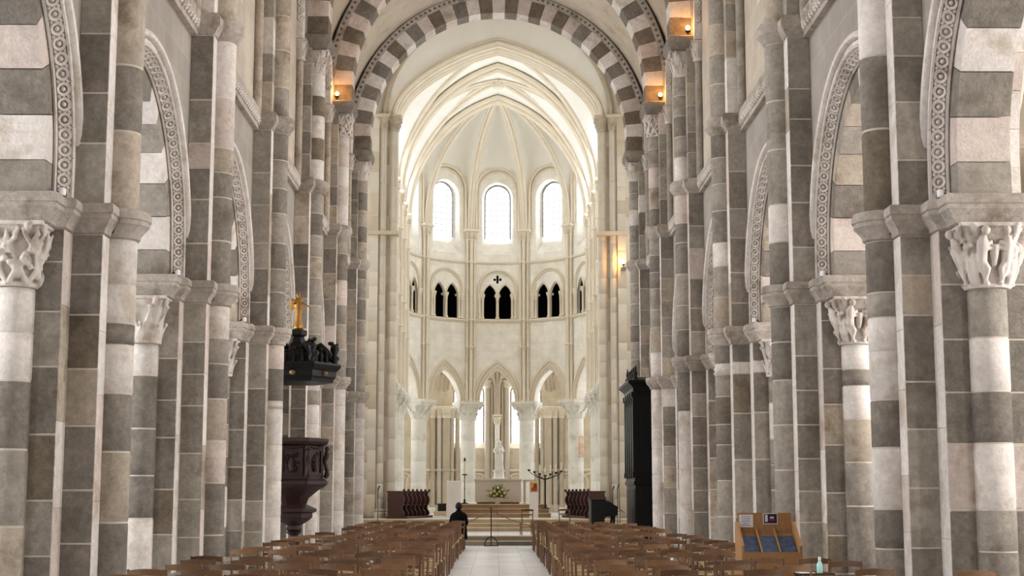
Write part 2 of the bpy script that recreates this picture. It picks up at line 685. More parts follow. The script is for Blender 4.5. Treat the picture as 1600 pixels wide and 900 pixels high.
aA = math.acos((xB0 - xA) / rA)
polyA = arc(xA, 0, rA, aA, 2 * pi - aA, 12)
polyB = [(xB0, -yB), (xB1, -yB), (xB1, yB), (xB0, yB)]
polyC = [(-xC, -yC), (xC, -yC), (xC, yC), (-xC, yC)]
polyC_w = [(-xC, -yC), (xC, -yC), (xC, 0), (-xC, 0)]
polyC_e = [(-xC, 0), (xC, 0), (xC, yC), (-xC, yC)]
aD = math.asin((yD - yC) / rD)
polyDw = arc(0, -yD, rD, pi - aD * 1.0, 2 * pi + aD, 10)
polyDw = [(x, min(y, -yC + 0.0)) for x, y in polyDw]
polyDe = arc(0, yD, rD, -aD, pi + aD, 10)
polyDe = [(x, max(y, yC)) for x, y in polyDe]
polyE = [(xC, -0.4), (xC + 0.32, -0.4), (xC + 0.32, 0.4), (xC, 0.4)]
ab = 0.4
OUT_IMP = [(-xC, -yC), (-ab, -yC - 0.06), (-ab, -1.2), (ab, -1.2), (ab, -yC - 0.06), (xC, -yC), (xC, -0.4), (xC + 0.32, -0.4),
           (xC + 0.32, 0.4), (xC, 0.4), (xC, yC), (ab, yC + 0.06), (ab, 1.2), (-ab, 1.2), (-ab, yC + 0.06), (-xC, yC), (-xC, yB), (xB0, yB)] \
    + arc(xA, 0, rA, aA, 2 * pi - aA, 14) + [(xB0, -yB), (-xC, -yB)]
OUT_BASE = [(-xC, -yC)] + polyDw[1:-1] + [(xC, -yC), (xC, -0.4), (xC + 0.32, -0.4), (xC + 0.32, 0.4), (xC, 0.4), (xC, yC)] + polyDe[1:-1] \
    + [(-xC, yC), (-xC, yB), (xB0, yB)] + arc(xA, 0, rA, aA, 2 * pi - aA, 12) + [(xB0, -yB), (-xC, -yB)]
OUT_STR = [(-0.46, -yB), (-0.46, yB), (xB0, yB)] + arc(xA, 0, rA, aA, 2 * pi - aA, 12) + [(xB0, -yB)]

CH = 0.011
ME = {}
for nm, pl, sm in (('A', polyA, 40), ('B', polyB, None), ('Cw', polyC_w, None), ('Ce', polyC_e, None), ('Dw', polyDw, 40),
                   ('De', polyDe, 40), ('E', polyE, None)):
    ME[nm] = MB().prism(pl, 0, 1, CH, 0.022).mesh('stone_' + nm, 'mid', sm)
    ME[nm + '_core'] = MB().prism(offset(pl, -0.006), 0, 1).mesh('core_' + nm, 'mortar', sm)
ME['impost'] = MB().outline(OUT_IMP, [(0, 4.56), (0.03, 4.58), (0.035, 4.62), (0.1, 4.7), (0.13, 4.73), (0.13, 4.78), (0.15, 4.79),
                                      (0.15, 4.87), (0.13, 4.9), (0.0, 4.9)]).mesh('impost', 'impost', 35)
ME['base'] = MB().outline(OUT_BASE, [(0.16, 0), (0.16, 0.2), (0.11, 0.22), (0.13, 0.27), (0.1, 0.32), (0.05, 0.34), (0.07, 0.39), (0.02, 0.44),
                                     (0.0, 0.45)]).mesh('base', 'mid', 40)
ring = MB().outline(OUT_STR, [(0, 8.86), (0.03, 8.88), (0.09, 8.97), (0.12, 9.0), (0.12, 9.14), (0.08, 9.2), (0, 9.2)])
ME['string_ring'] = ring.mesh('string_ring', 'impost', 35)
ME['upper_abacus'] = MB().outline([(xA - 0.3, -0.48), (-0.46, -0.48), (-0.46, 0.48), (xA - 0.3, 0.48)],
                                  [(0.0, 12.42), (0.03, 12.46), (0.08, 12.56), (0.1, 12.6), (0.1, 12.74), (0.06, 12.78)]).mesh('abacus', 'dark', 35)


# ---- carved capitals: a bell from a round neck to a square head, with relief
def capital(rb, half, h, style='leaf', seed=0, fine=True, nang=24):
    rnd = random.Random(seed)
    mb = MB()

    def bell(th, t):
        c, s = abs(cos(th)), abs(sin(th))
        sq = half / max(c, s)
        sq = min(sq, half * 1.3)
        k = t ** 1.7
        return rb * (1 - k) + sq * k * 0.97
    rows = 8
    R = []
    for i in range(rows + 1):
        t = i / rows
        R.append([(bell(2 * pi * j / nang, t) * cos(2 * pi * j / nang), bell(2 * pi * j / nang, t) * sin(2 * pi * j / nang), t * h) for j in range(nang)])
    mb.rings(R)
    mb.box(-half * 1.02, half * 1.02, -half * 1.02, half * 1.02, h * 0.93, h)
    mb.tube([(cos(2 * pi * j / 16) * (rb + 0.01), sin(2 * pi * j / 16) * (rb + 0.01), 0.02) for j in range(16)], 0.03, 6, closed=True)

    def on(th, t, d=0.0):
        r = bell(th, t) + d
        return Vector((r * cos(th), r * sin(th), t * h))
    # volutes under the corners
    for q in range(4):
        th = pi / 4 + q * pi / 2
        for sg in (-1, 1):
            P, rr = [], []
            for i in range(15):
                a = i / 14
                ang = a * 3.2 * pi
                r0 = 0.085 * (1 - a * 0.8) * half / 0.4
                P.append(on(th + sg * (0.18 + (0.05 - r0 * 0.8 * cos(ang))), 0.86 + r0 * sin(ang) * 1.3 / h * 0.8, 0.035 + 0.02 * a))
                rr.append(0.02 * half / 0.4)
            mb.tube(P, rr, 5)
    if style == 'leaf':
        for row, (tb, tt, n, ph) in enumerate(((0.03, 0.42, 8, 0), (0.1, 0.78, 8, pi / 8))):
            for q in range(n):
                th = ph + q * 2 * pi / n
                for w in ((-1, -0.5, 0, 0.5, 1) if fine else (-0.6, 0, 0.6)):
                    P, rr = [], []
                    for i in range(6):
                        a = i / 5
                        t = tb + (tt - tb) * (1 - (abs(w) * 0.35)) * a
                        P.append(on(th + w * 0.24 * sin(pi * min(1, a * 0.8 + 0.15)), t, 0.008 + 0.06 * a * a * (1 - abs(w) * 0.4)))
                        rr.append((0.028 - 0.014 * a) * half / 0.4)
                    mb.tube(P, rr, 5)
                mb.sphere(on(th, tt, 0.06), 0.035 * half / 0.4, 6, 5)
    elif style == 'vine':
        for q in range(8):
            th0 = q * pi / 4
            for sg in (-1, 1):
                P, rr = [], []
                for i in range(12):
                    a = i / 11
                    P.append(on(th0 + sg * 0.33 * sin(a * pi * 1.5), 0.04 + 0.85 * a, 0.03 + 0.02 * sin(a * 9)))
                    rr.append(0.036 - 0.014 * a)
                mb.tube(P, rr, 6)
            for i in range(9):
                a = i / 8
                mb.sphere(on(th0 + 0.26 * sin(a * pi * 2 + q), 0.3 + 0.5 * a, 0.045), 0.04 - 0.01 * a, 6, 5)
            mb.sphere(on(th0 + pi / 8, 0.22, 0.03), 0.055, 8, 6, (1, 1, 1.4))
            for w in (-1, 0, 1):
                mb.tube([on(th0 + w * 0.1 * (1 - a), 0.5 + 0.36 * a, 0.03 + 0.03 * a) for a in (0, .3, .6, 1)], [0.02, 0.028, 0.024, 0.012], 5)
    else:
        # small stooping figures between foliage, two to a face
        for q in range(4):
            tc = q * pi / 2 + rnd.uniform(-0.03, 0.03)
            for sg in (-1, 1):
                b = tc + sg * 0.42
                hip, chest, head = on(b, 0.42, 0.06), on(b - sg * 0.06, 0.68, 0.08), on(b - sg * 0.16, 0.86, 0.1)
                mb.tube([on(b + sg * .03, 0.36, 0.04), hip, (hip + chest) / 2 + Vector((0, 0, .01)), chest, on(b - sg * .1, 0.78, .09)],
                        [0.045, 0.06, 0.062, 0.065, 0.035], 8)
                mb.sphere(head, 0.052, 8, 7)
                for k in (0, 1):
                    knee = on(b - sg * (0.2 - 0.2 * k), 0.28, 0.07)
                    mb.tube([hip, knee, on(b - sg * (0.06 + 0.06 * k), 0.08, 0.04), on(b - sg * (0.14 + 0.06 * k), 0.05, 0.06)],
                            [0.045, 0.034, 0.024, 0.02], 6)
                    hand = on(tc + sg * 0.1, 0.6 + 0.1 * k, 0.08)
                    mb.tube([chest, on(b - sg * (0.1 + 0.05 * k), 0.56 + 0.08 * k, 0.11), hand], [0.032, 0.026, 0.02], 6)
            mb.tube([on(tc, 0.66, .05), on(tc, 0.5, .05), on(tc, 0.32, .04)], [0.06, 0.05, 0.025], 8)
            for i in range(7):
                a = rnd.uniform(-0.2, 0.2)
                mb.sphere(on(tc + pi / 4 + a, rnd.uniform(0.12, 0.75), 0.03), rnd.uniform(0.03, 0.06), 7, 5)
            for w in (-1, 1):
                mb.tube([on(tc + pi / 4 + w * 0.1, 0.05 + .5 * a, 0.03 + 0.03 * sin(3 * a)) for a in (0, .3, .6, 1)], [0.03, 0.04, 0.03, 0.02], 6)
    return mb


def carved_part(mb, name, material, parent, loc, vox=None, rotz=0.0):
    o = mb.build(name, material, parent, loc, smooth=60, rotz=rotz)
    if vox:
        md = o.modifiers.new('carving', 'REMESH')
        md.mode = 'VOXEL'
        md.voxel_size = vox
        md.use_smooth_shade = True
    return o


CAPH = 0.7
ME['cap_leaf'] = capital(rD + 0.01, 0.38, CAPH, 'leaf', 3).mesh('capital_leaf', 'carved', 60)
ME['cap_vine'] = capital(rD + 0.01, 0.38, CAPH, 'vine', 4).mesh('capital_vine', 'carved', 60)
ME['cap_fig'] = capital(rD + 0.01, 0.38, CAPH, 'figures', 5).mesh('capital_figures', 'carved', 60)
ME['ucap'] = capital(rA, 0.36, 0.62, 'leaf', 6, False).mesh('capital_upper', 'carved', 60)
ME['ucap2'] = capital(rA, 0.36, 0.62, 'vine', 7, False).mesh('capital_upper', 'carved', 60)
ME['minicap'] = capital(0.1, 0.17, 0.5, 'leaf', 8, False, 12).mesh('capital_small', 'carved', 60)
ME['colonnette'] = MB().lathe([(0.095, 0), (0.095, 1)], n=10).mesh('colonnette', 'mid', 60)
ME['roll'] = MB().lathe([(0.02, 0), (0.05, 0.0), (0.05, 1), (0.02, 1)], n=8).mesh('roll', 'mid', 60)

for sg, k in ((-1, 'm'), (1, 'p')):
    ys = sorted((sg * 0.222, sg * (yB - 0.002)))
    ME['fB' + k] = MB().box(xB0 - 0.007, xB0 + 0.01, ys[0], ys[1], 0, 1).mesh('edge_facing', 'light')
    ys = sorted((sg * (yB + 0.0), sg * (yC - 0.002)))
    ME['fC' + k] = MB().box(-xC - 0.007, -xC + 0.01, ys[0], ys[1], 0, 1).mesh('edge_facing', 'light')
rng = random.Random(11)


def courses(z0, z1, lo=0.46, hi=0.78):
    zs = [z0]
    while z1 - zs[-1] > hi * 1.15:
        zs.append(zs[-1] + rng.uniform(lo, hi))
    if z1 - zs[-1] < lo * 0.6 and len(zs) > 1:
        zs[-1] = (zs[-2] + z1) / 2
    zs.append(z1)
    return zs


def pick(w):
    ks = list(w)
    return rng.choices(ks, [w[k] for k in ks])[0]


W_DARK = dict(dark=5, mid=3, brown=0.5, tan=0.4)
W_MIX = dict(light=2, pink=1.4, tan=1.6, mid=2.4, dark=2.4)
W_LIGHT = dict(light=6, pink=2, tan=1, mid=1)
W_FAR = dict(mid=4.5, dark=3, tan=1.2, light=0.5, pink=0.5)
SPECIAL = {
    (1, 1, 'A'): [(.45, 'dark'), (1.0, 'dark'), (1.45, 'light'), (2.15, 'dark'), (2.7, 'light'), (3.27, 'light'), (3.66, 'mid'), (3.95, 'dark'), (4.56, '')],
    (1, 1, 'Dw'): [(.45, 'dark'), (1.0, 'mid'), (1.45, 'light'), (2.17, 'dark'), (2.74, 'light'), (3.33, 'mid'), (4.0, 'light'), (3.96 + .0, '')],
    (1, 1, 'Cw'): [(.45, 'dark'), (1.45, 'pink'), (2.17, 'dark'), (2.74, 'dark'), (3.33, 'dark'), (3.95, 'mid'), (4.56, '')],
    (-1, 1, 'A'): [(.45, 'dark'), (1.3, 'tan'), (2.1, 'dark'), (2.77, 'light'), (3.33, 'dark'), (3.58, 'light'), (4.03, 'light'), (4.56, '')],
    (-1, 1, 'Dw'): [(.45, 'tan'), (1.27, 'mid'), (2.1, 'dark'), (2.85, 'light'), (3.38, 'light'), (3.96, '')],
    (-1, 2, 'A'): [(.45, 'dark'), (1.0, 'dark'), (1.8, 'pink'), (2.45, 'tan'), (3.1, 'dark'), (3.65, 'mid'), (4.05, 'light'), (4.56, '')],
    (-1, 2, 'Dw'): [(.45, 'light'), (1.27, 'dark'), (1.9, 'dark'), (2.6, 'dark'), (3.4, 'light'), (3.96, '')],
    (1, 2, 'A'): [(.45, 'dark'), (1.2, 'mid'), (2.0, 'mid'), (2.7, 'mid'), (3.4, 'dark'), (4.0, 'dark'), (4.56, '')],
    (1, 2, 'Dw'): [(.45, 'dark'), (1.45, 'mid'), (2.1, 'tan'), (2.75, 'light'), (3.25, 'dark'), (3.5, 'light'), (3.96, '')],
    (-1, 3, 'A'): [(.45, 'light'), (1.2, 'light'), (1.9, 'light'), (2.6, 'light'), (3.3, 'light'), (3.45, 'dark'), (4.1, 'pink'), (4.56, '')],
    (-1, 4, 'A'): [(.45, 'light'), (1.2, 'light'), (1.9, 'light'), (2.6, 'light'), (3.3, 'light'), (3.75, 'mid'), (4.1, 'light'), (4.56, '')],
    (-1, 5, 'A'): [(.45, 'light'), (1.2, 'light'), (1.9, 'light'), (2.6, 'light'), (3.3, 'light'), (4.1, 'light'), (4.56, '')],
    (1, 3, 'A'): [(.45, 'mid'), (1.2, 'mid'), (1.9, 'dark'), (2.6, 'dark'), (3.0, 'brown'), (3.55, 'mid'), (3.98, 'light'), (4.2, 'dark'), (4.56, '')],
    (1, 3, 'B'): [(.45, 'dark'), (1.2, 'mid'), (2.3, 'dark'), (3.2, 'brown'), (3.98, 'light'), (4.2, 'dark'), (4.56, '')],
    (1, 3, 'Cw'): [(.45, 'dark'), (1.2, 'dark'), (2.3, 'mid'), (3.2, 'dark'), (3.98, 'light'), (4.2, 'dark'), (4.56, '')],
    (1, 4, 'A'): [(.45, 'light'), (1.4, 'light'), (2.2, 'light'), (2.9, 'light'), (3.6, 'dark'), (4.56, '')],
    (1, 5, 'A'): [(.45, 'light'), (1.4, 'light'), (2.2, 'light'), (2.9, 'light'), (3.6, 'light'), (4.56, '')],
    (-1, 1, 'uA'): [(4.9, 'tan'), (5.85, 'dark'), (6.65, 'tan'), (7.6, 'tan'), (8.86, '')],
    (1, 1, 'uA'): [(4.9, 'brown'), (5.9, 'dark'), (6.8, 'light'), (7.7, 'tan'), (8.86, '')],
    (-1, 2, 'uA'): [(4.9, 'dark'), (5.6, 'dark'), (6.3, 'dark'), (6.7, 'tan'), (7.1, 'pink'), (7.9, 'light'), (8.86, '')],
    (1, 2, 'uA'): [(4.9, 'dark'), (5.6, 'light'), (6.2, 'mid'), (7.1, 'mid'), (7.9, 'mid'), (8.86, '')],
    (-1, 2, 'uB'): [(4.9, 'dark'), (5.5, 'dark'), (6.2, 'dark'), (6.7, 'pink'), (7.1, 'mid'), (7.8, 'dark'), (8.86, '')],
}


def comp(pier, key, mesh, z0, z1, w, s, n):
    inst('mortar_core', ME[mesh + '_core'], pier, (0, 0, z0), scale=(1, 1, z1 - z0))
    sp = SPECIAL.get((s, n, key))
    if sp:
        zs = [min(a, z1) for a, _ in sp]
        zs[-1] = z1
        cs = [c for _, c in sp[:-1]]
    else:
        zs = courses(z0, z1)
        cs = [pick(w) for _ in zs[:-1]]
        for i in range(1, len(cs)):
            if w is not W_DARK and cs[i] == cs[i - 1] and rng.random() < 0.4:
                cs[i] = pick(w)
    for i, c in enumerate(cs):
        hgt = zs[i + 1] - zs[i]
        if hgt < 0.03:
            continue
        inst('stone', ME[mesh], pier, (0, 0, zs[i] + 0.004), scale=(1, 1, hgt - 0.008), material=c)


SIDE = {-1: 'left', 1: 'right'}
PIER_NOTE = {0: 'unseen foremost', 1: 'nearest', 2: 'second nearest', 3: 'third nearest', 4: 'fourth nearest', 5: 'fifth nearest', 6: 'farthest'}
for n in range(-1, 7):
    for s in (-1, 1):
        full = n >= 0
        lab = ('%s compound stone pier on the %s side of the nave' % (PIER_NOTE[n], SIDE[s])) if full else \
            'plain stone pier behind the viewer on the %s side of the nave' % SIDE[s]
        p = thing('nave_pier', lab, 'pier', (s * XC, yp(n), 0), sidepos(s), 'compound piers of the nave arcade')
        # west face is local -y on the right; the left pier is turned round, so its west side is local +y
        wk, ek = ('w', 'e') if s > 0 else ('e', 'w')
        inst('base', ME['base'], p)
        inst('impost', ME['impost'], p, material=None)
        if not full:
            for k in 'A', 'B', 'E':
                inst('shaft' if k == 'A' else 'block', ME[k + '_core'], p, (0, 0, 0.4), scale=(1, 1, 4.2), material='mid')
            for k in 'Cw', 'Ce', 'Dw', 'De':
                inst('block', ME[k + '_core'], p, (0, 0, 0.4), scale=(1, 1, 4.2), material='mid')
            for k in 'A', 'B':
                inst('shaft', ME[k + '_core'], p, (0, 0, 4.9), scale=(1, 1, 7.6), material='mid')
            continue
        far = n >= 3
        comp(p, 'A', 'A', 0.45, 4.56, W_LIGHT if far else W_MIX, s, n)
        comp(p, 'B', 'B', 0.45, 4.56, W_DARK if n < 5 else W_FAR, s, n)
        comp(p, 'Cw', 'C' + wk, 0.45, 4.56, W_DARK if n < 4 else W_FAR, s, n)
        comp(p, 'Ce', 'C' + ek, 0.45, 4.56, W_FAR, s, n)
        comp(p, 'Dw', 'D' + wk, 0.45, 3.88, W_MIX, s, n)
        comp(p, 'De', 'D' + ek, 0.45, 3.88, W_MIX, s, n)
        comp(p, 'E', 'E', 0.45, 4.56, W_FAR, s, n)
        comp(p, 'uA', 'A', 4.9, 8.86, W_FAR, s, n)
        comp(p, 'uB', 'B', 4.9, 8.86, W_DARK if n < 4 else W_FAR, s, n)
        if n >= 4:
            zz = courses(9.2, 11.85, 0.5, 0.62)
            SPECIAL[(s, n, 'vA')] = [(z, {4: ('light', 'brown'), 5: ('light', 'pink'), 6: ('tan', 'dark')}[n][i % 2] if s < 0 else pick(W_FAR)) for i, z in enumerate(zz)]
        comp(p, 'vA', 'A', 9.2, 11.85, dict(light=2, tan=2, mid=2), s, n)
        comp(p, 'vB', 'B', 9.2, 12.44, dict(tan=4, mid=2, light=2) if n < 4 else W_FAR, s, n)
        inst('string_ring', ME['string_ring'], p)
        # pale lime-washed facings on the narrow faces that look into the nave
        for k, z0, z1 in (('fBm', 0.45, 4.56), ('fBp', 0.45, 4.56), ('fCm', 0.45, 4.56), ('fCp', 0.45, 4.56), ('fBm', 4.9, 8.86), ('fBp', 4.9, 8.86)):
            zs = courses(z0, z1, 0.6, 1.3)
            for i in range(len(zs) - 1):
                inst('edge_facing', ME[k], p, (0, 0, zs[i] + 0.003), scale=(1, 1, zs[i + 1] - zs[i] - 0.006),
                     material=rng.choices(('light', 'pink', 'tan'), (5, 2, 1))[0])
        # capitals
        style = 'cap_vine' if (s, n) in ((-1, 1),) else ('cap_fig' if s > 0 and n in (1, 2) else 'cap_leaf')
        for sg in (-1, 1):
            near = n <= 2 and ((sg < 0) == (s > 0))
            o = inst('capital', ME[style], p, (0, sg * (yD + 0.02), 3.88), rot=(0, 0, 0))
            if near:
                md = o.modifiers.new('carving', 'REMESH')
                md.mode = 'VOXEL'
                md.voxel_size = 0.0125
                md.use_smooth_shade = True
        if n >= 3:
            inst('capital', ME['ucap'] if (n + s) % 2 else ME['ucap2'], p, (xA + 0.04, 0, 11.82), rot=(0, 0, 0))
            inst('abacus', ME['upper_abacus'], p)
        # colonnettes that carry the ornamented wall arches
        for sg in (-1, 1):
            inst('colonnette', ME['colonnette'], p, (-0.56, sg * 0.62, 9.2), scale=(1, 1, 2.9), material='tan' if sg > 0 else 'mid')
            if n >= 3:
                inst('capital', ME['minicap'], p, (-0.56, sg * 0.62, 12.08))

# ---- arcade arches
ZC = 5.32 - SPR                # stilt
NI, NO = 13, 17


def ring_piece(prof, dang, n=3):
    """voussoir: profile (x, r) swept over an angle about the x axis, centred on +z"""
    mb = MB()
    rings = []
    for i in range(n + 1):
        a = -dang / 2 + dang * i / n
        rings.append([(x, r * sin(a), r * cos(a)) for x, r in prof])
    return mb.rings(rings)


gap = 0.006
ME['v_in'] = ring_piece([(-0.3, 2.1), (0.3, 2.1), (0.3, 2.37), (-0.3, 2.37)], pi / NI - gap).mesh('voussoir_inner', 'light', None)
ME['v_out'] = ring_piece([(-0.5, 2.52), (-0.3, 2.385), (-0.3, 2.37), (0.5, 2.37), (0.5, 2.58), (-0.5, 2.58)], pi / NO - gap / 2).mesh('voussoir_outer', 'light', None)
ME['j_in'] = MB().box(-0.3, 0.3, -2.37, -2.1, 0.004, ZC - 0.004).mesh('jamb_inner', 'light')
ME['j_out'] = MB().rings([[(x, -r, z) for x, r in [(-0.5, 2.52), (-0.3, 2.385), (-0.3, 2.37), (0.5, 2.37), (0.5, 2.6), (-0.5, 2.6)]] for z in (0.0, ZC)]).mesh('jamb_outer', 'light')
mb = MB()
prof = [(-0.56, 2.615), (-0.53, 2.595), (-0.45, 2.595), (-0.45, 2.7), (-0.54, 2.7), (-0.57, 2.66)]
R = [[(x, -r, 0.0) for x, r in prof]]
for i in range(33):
    a = -pi / 2 + pi * i / 32
    R.append([(x, r * sin(a), ZC + r * cos(a)) for x, r in prof])
R.append([(x, r, 0.0) for x, r in prof])
mb.rings(R)
ME['hood'] = mb.mesh('hood_mould', 'light', 40)


def ornament_unit(mb, c, ax_t, ax_n, r=0.078, tube=0.024):
    """ring with a knob, in the plane spanned by ax_t and ax_t x ax_n"""
    t, nn = Vector(ax_t).normalized(), Vector(ax_n).normalized()
    b = nn.cross(t)
    c = Vector(c)
    rings = []
    for i in range(9):
        a = 2 * pi * i / 9
        d = t * cos(a) + b * sin(a)
        rings.append([c + d * (r + tube * cos(q)) + nn * tube * 1.2 * sin(q) for q in (0, 1.2566, 2.513, 3.77, 5.027)])
    rings.append(rings[0])
    mb.rings(rings, cap0=False, cap1=False)
    rings = [[c + (t * cos(2 * pi * j / 6) + b * sin(2 * pi * j / 6)) * rr + nn * hh for j in range(6)] for rr, hh in ((0.03, 0.0), (0.028, 0.02), (0.012, 0.032))]
    mb.rings(rings)


mb = MB()
rm, xm = 2.445, -0.405
nrm = Vector((-0.135, 0, -0.2)).normalized()      # at the crown: towards nave and opening
U = 0.172
cnt = int((2 * ZC + pi * rm) / U)
for i in range(cnt):
    sdist = (i + 0.5) * (2 * ZC + pi * rm) / cnt
    if sdist < ZC:
        c, tt, rad = (xm, -rm, sdist), Vector((0, 0, 1)), Vector((0, -1, 0))
    elif sdist > ZC + pi * rm:
        c, tt, rad = (xm, rm, 2 * ZC + pi * rm - sdist), Vector((0, 0, -1)), Vector((0, 1, 0))
    else:
        a = (sdist - ZC) / rm - pi / 2
        c, tt, rad = (xm, rm * sin(a), ZC + rm * cos(a)), Vector((0, cos(a), -sin(a))), Vector((0, sin(a), cos(a)))
    nn = Vector((nrm.x, 0, 0)) + rad * nrm.z
    ornament_unit(mb, Vector(c) + nn * 0.004, tt, nn, 0.07, 0.026)
    for sg in (-1, 1):
        bb = nn.cross(tt) * sg
        mb.tube([Vector(c) + tt * (-U / 2) + bb * 0.1 + nn * 0.012, Vector(c) + tt * (U / 2) + bb * 0.1 + nn * 0.012], 0.022, 5)
        mb.sphere(Vector(c) + tt * (U / 2) + bb * 0.055 + nn * 0.01, 0.026, 5, 4)
    # leaf between two rings
    mb.sphere(Vector(c) + tt * (U / 2) + nn * 0.01, 0.02, 5, 4)
ME['arch_orn'] = mb.mesh('carved_band', 'carved', 60)

for n in range(-1, 6):
    for s in (-1, 1):
        vis = n >= 0
        nm = {0: 'beside the picture edge'}.get(n, 'between the %s and %s piers' % (ORD[n - 1], ORD[n])) if vis else 'behind the picture edge'
        a = thing('arcade_arch', 'round striped arcade arch, %s side, %s' % (SIDE[s], nm), 'arch', (s * XC, yp(n) + BAY / 2, SPR), sidepos(s),
                  'round arches of the nave arcade')
        lit = ('light', 'light', 'pink') if s < 0 else ('light', 'pink', 'tan')
        for i in range(NI):
            ang = -pi / 2 + pi * (i + 0.5) / NI
            inst('voussoir', ME['v_in'], a, (0, 0, ZC), rot=(-ang, 0, 0), material=rng.choice(lit) if i % 2 == 0 else rng.choice(('dark', 'mid', 'dark')))
        for sg in (-1, 1):
            inst('voussoir', ME['j_in'], a, rot=(0, 0, 0 if sg < 0 else pi), material=rng.choice(('mid', 'tan')))
            o = inst('voussoir', ME['j_out'], a, scale=(1, -sg, 1), material='light')
        for i in range(NO):
            ang = -pi / 2 + pi * (i + 0.5) / NO
            inst('voussoir', ME['v_out'], a, (0, 0, ZC), rot=(-ang, 0, 0), material=rng.choice(('light', 'pink', 'light', 'tan')))
        inst('hood_mould', ME['hood'], a)
        tag(inst('carved_band', ME['arch_orn'], a), kind='stuff')

# ---- nave walls: arcade holes below, clerestory windows above
WIN_A, WIN_B, WIN_S = 0.75, 10.9, 13.6
ybays = [yp(n) + BAY / 2 for n in range(-2, 6)]


def pos_side(s):
    return lambda u, d, z: (s * (XC - 0.49 + d), u, z)


for s in (-1, 1):
    holes = [dict(u=y, a=2.55, zb=4.85, zs=5.32, h=2.55) for y in ybays[1:]]
    ps = pos_side(s)
    w = wall(WEST, 49.6, 4.85, 9.0, holes, ps, 0.0, 0.98).build('wall_' + SIDE[s], 'wall_stone')
    tag(w, 'grey coursed stone wall above the %s arcade' % SIDE[s], 'wall', kind='structure')
    # ends below, and the blind bay by the entrance
    e = MB().box(*(sorted((s * (XC - 0.49), s * (XC + 0.49)))), WEST, yp(-1) - 0.8, 0, 4.85)
    e.build('entrance_bay', 'wall_stone', w)
    holes = [dict(u=y, a=WIN_A + 0.25, zb=WIN_B, zs=WIN_S, h=WIN_A + 0.25, sb=(0.75, 0.6, 0.1)) for y in ybays]
    wall(WEST, 49.6, 9.0, 18.4, holes, ps, 0.0).build('upper_wall', 'wall_upper', w)
    # string course with a row of knobs
    st = MB()
    for (d0, d1, z0, z1) in ((-0.16, 0.02, 9.06, 9.2), (-0.1, 0.02, 8.84, 8.94)):
        xs = sorted((s * (XC - 0.49 + d0), s * (XC - 0.49 + d1)))
        st.box(xs[0], xs[1], WEST, 49.4, z0, z1)
    xs = [s * (XC - 0.49 - 0.1), s * (XC - 0.49 + 0.02), s * (XC - 0.49 + 0.02), s * (XC - 0.49 - 0.15)]
    st.rings([[(xs[0], y, 8.93), (xs[1], y, 8.93), (xs[2], y, 9.07), (xs[3], y, 9.07)] for y in (WEST, 49.4)])
    st.build('string_course', 'impost', w, smooth=None)
    kn = MB()
    y = 18.2
    while y < 48:
        ornament_unit(kn, (s * (XC - 0.49 - 0.13), y, 9.0), (0, 1, 0), (-s, 0, -0.35), 0.06, 0.02)
        y += 0.17
    tag(kn.build('carved_band', 'carved', w, smooth=60), kind='stuff')
    # ornamented wall arches under the vault
    fm = MB()
    for n in range(2, 6):
        yc = yp(n) + BAY / 2
        P = [(s * (XC - 0.49), yc + u, z) for u, z in arch_path(2.42, 2.42, 13.0, n=24, legs=0.4)]
        q = MB().sweep(P, (-s, 0, 0), [(0.0, -0.1), (0.14, -0.1), (0.18, -0.05), (0.18, 0.1), (0.0, 0.1)])
        fo = q.build('wall_arch', 'light', w, smooth=40)
        L = pi * 2.42
        m = int(L / 0.2)
        k2 = MB()
        for i in range(m):
            a = -pi / 2 + pi * (i + 0.5) / m
            ornament_unit(k2, (s * (XC - 0.59), yc + 2.33 * sin(a), 13.0 + 2.33 * cos(a)), (0, cos(a), -sin(a)), (-s * 0.35, -sin(a), -cos(a)), 0.075, 0.025)
        tag(k2.build('carved_band', 'carved', fo, smooth=60), kind='stuff')
    # sloping sills at the foot of the windows
    # aisle: outer wall, windows, vault
    po = lambda u, d, z, s=s: (s * (10.3 + d), u, z)
    holes = [dict(u=y, a=0.8, zb=2.9, zs=5.0, h=0.8, sb=(0.8, 0.5, 0.05)) for y in ybays]
    wall(WEST, 49.6, 0, 9.2, holes, po, 0.0).build('outer_wall', 'aisle_stone', w)
    va = MB()
    NX, NY = 14, 10
    for b in range(len(ybays)):
        vs, fs = [], []
        for i in range(NX + 1):
            x = -2.2 + 4.4 * i / NX
            for j in range(NY + 1):
                yy = -3.1 + 6.2 * j / NY
                z = 5.0 + max(2.9 * sqrt(max(0, 1 - (x / 2.2) ** 2)), 2.9 * sqrt(max(0, 1 - (yy / 2.75) ** 2)) if abs(yy) < 2.75 else 0)
                vs.append((s * (8.16 + x), ybays[b] + yy, z))
        for i in range(NX):
            for j in range(NY):
                k = i * (NY + 1) + j
                fs.append((k, k + 1, k + NY + 2, k + NY + 1))
        va.add(vs, fs)
    va.build('aisle_vault', 'nave_vault', w, smooth=50)
    MB().box(*sorted((s * (XC - 0.49), s * 10.9)), 49.4, 49.7, 0, 9.2).build('aisle_end_wall', 'aisle_stone', w)

WINS = []


def window(label, glass, pos, a, zb, zs, h, dep, lead=True, frame=None):
    wo = thing('window_%d' % (len(WINS) + 1), label, 'window', kind='structure')
    WINS.append(wo)
    arched_pane(a, zb, zs, h, pos, dep).build('pane', glass, wo)
    if lead:
        leading(a, zb, zs, h, pos, dep - 0.03).build('leading', 'lead', wo)
    return wo


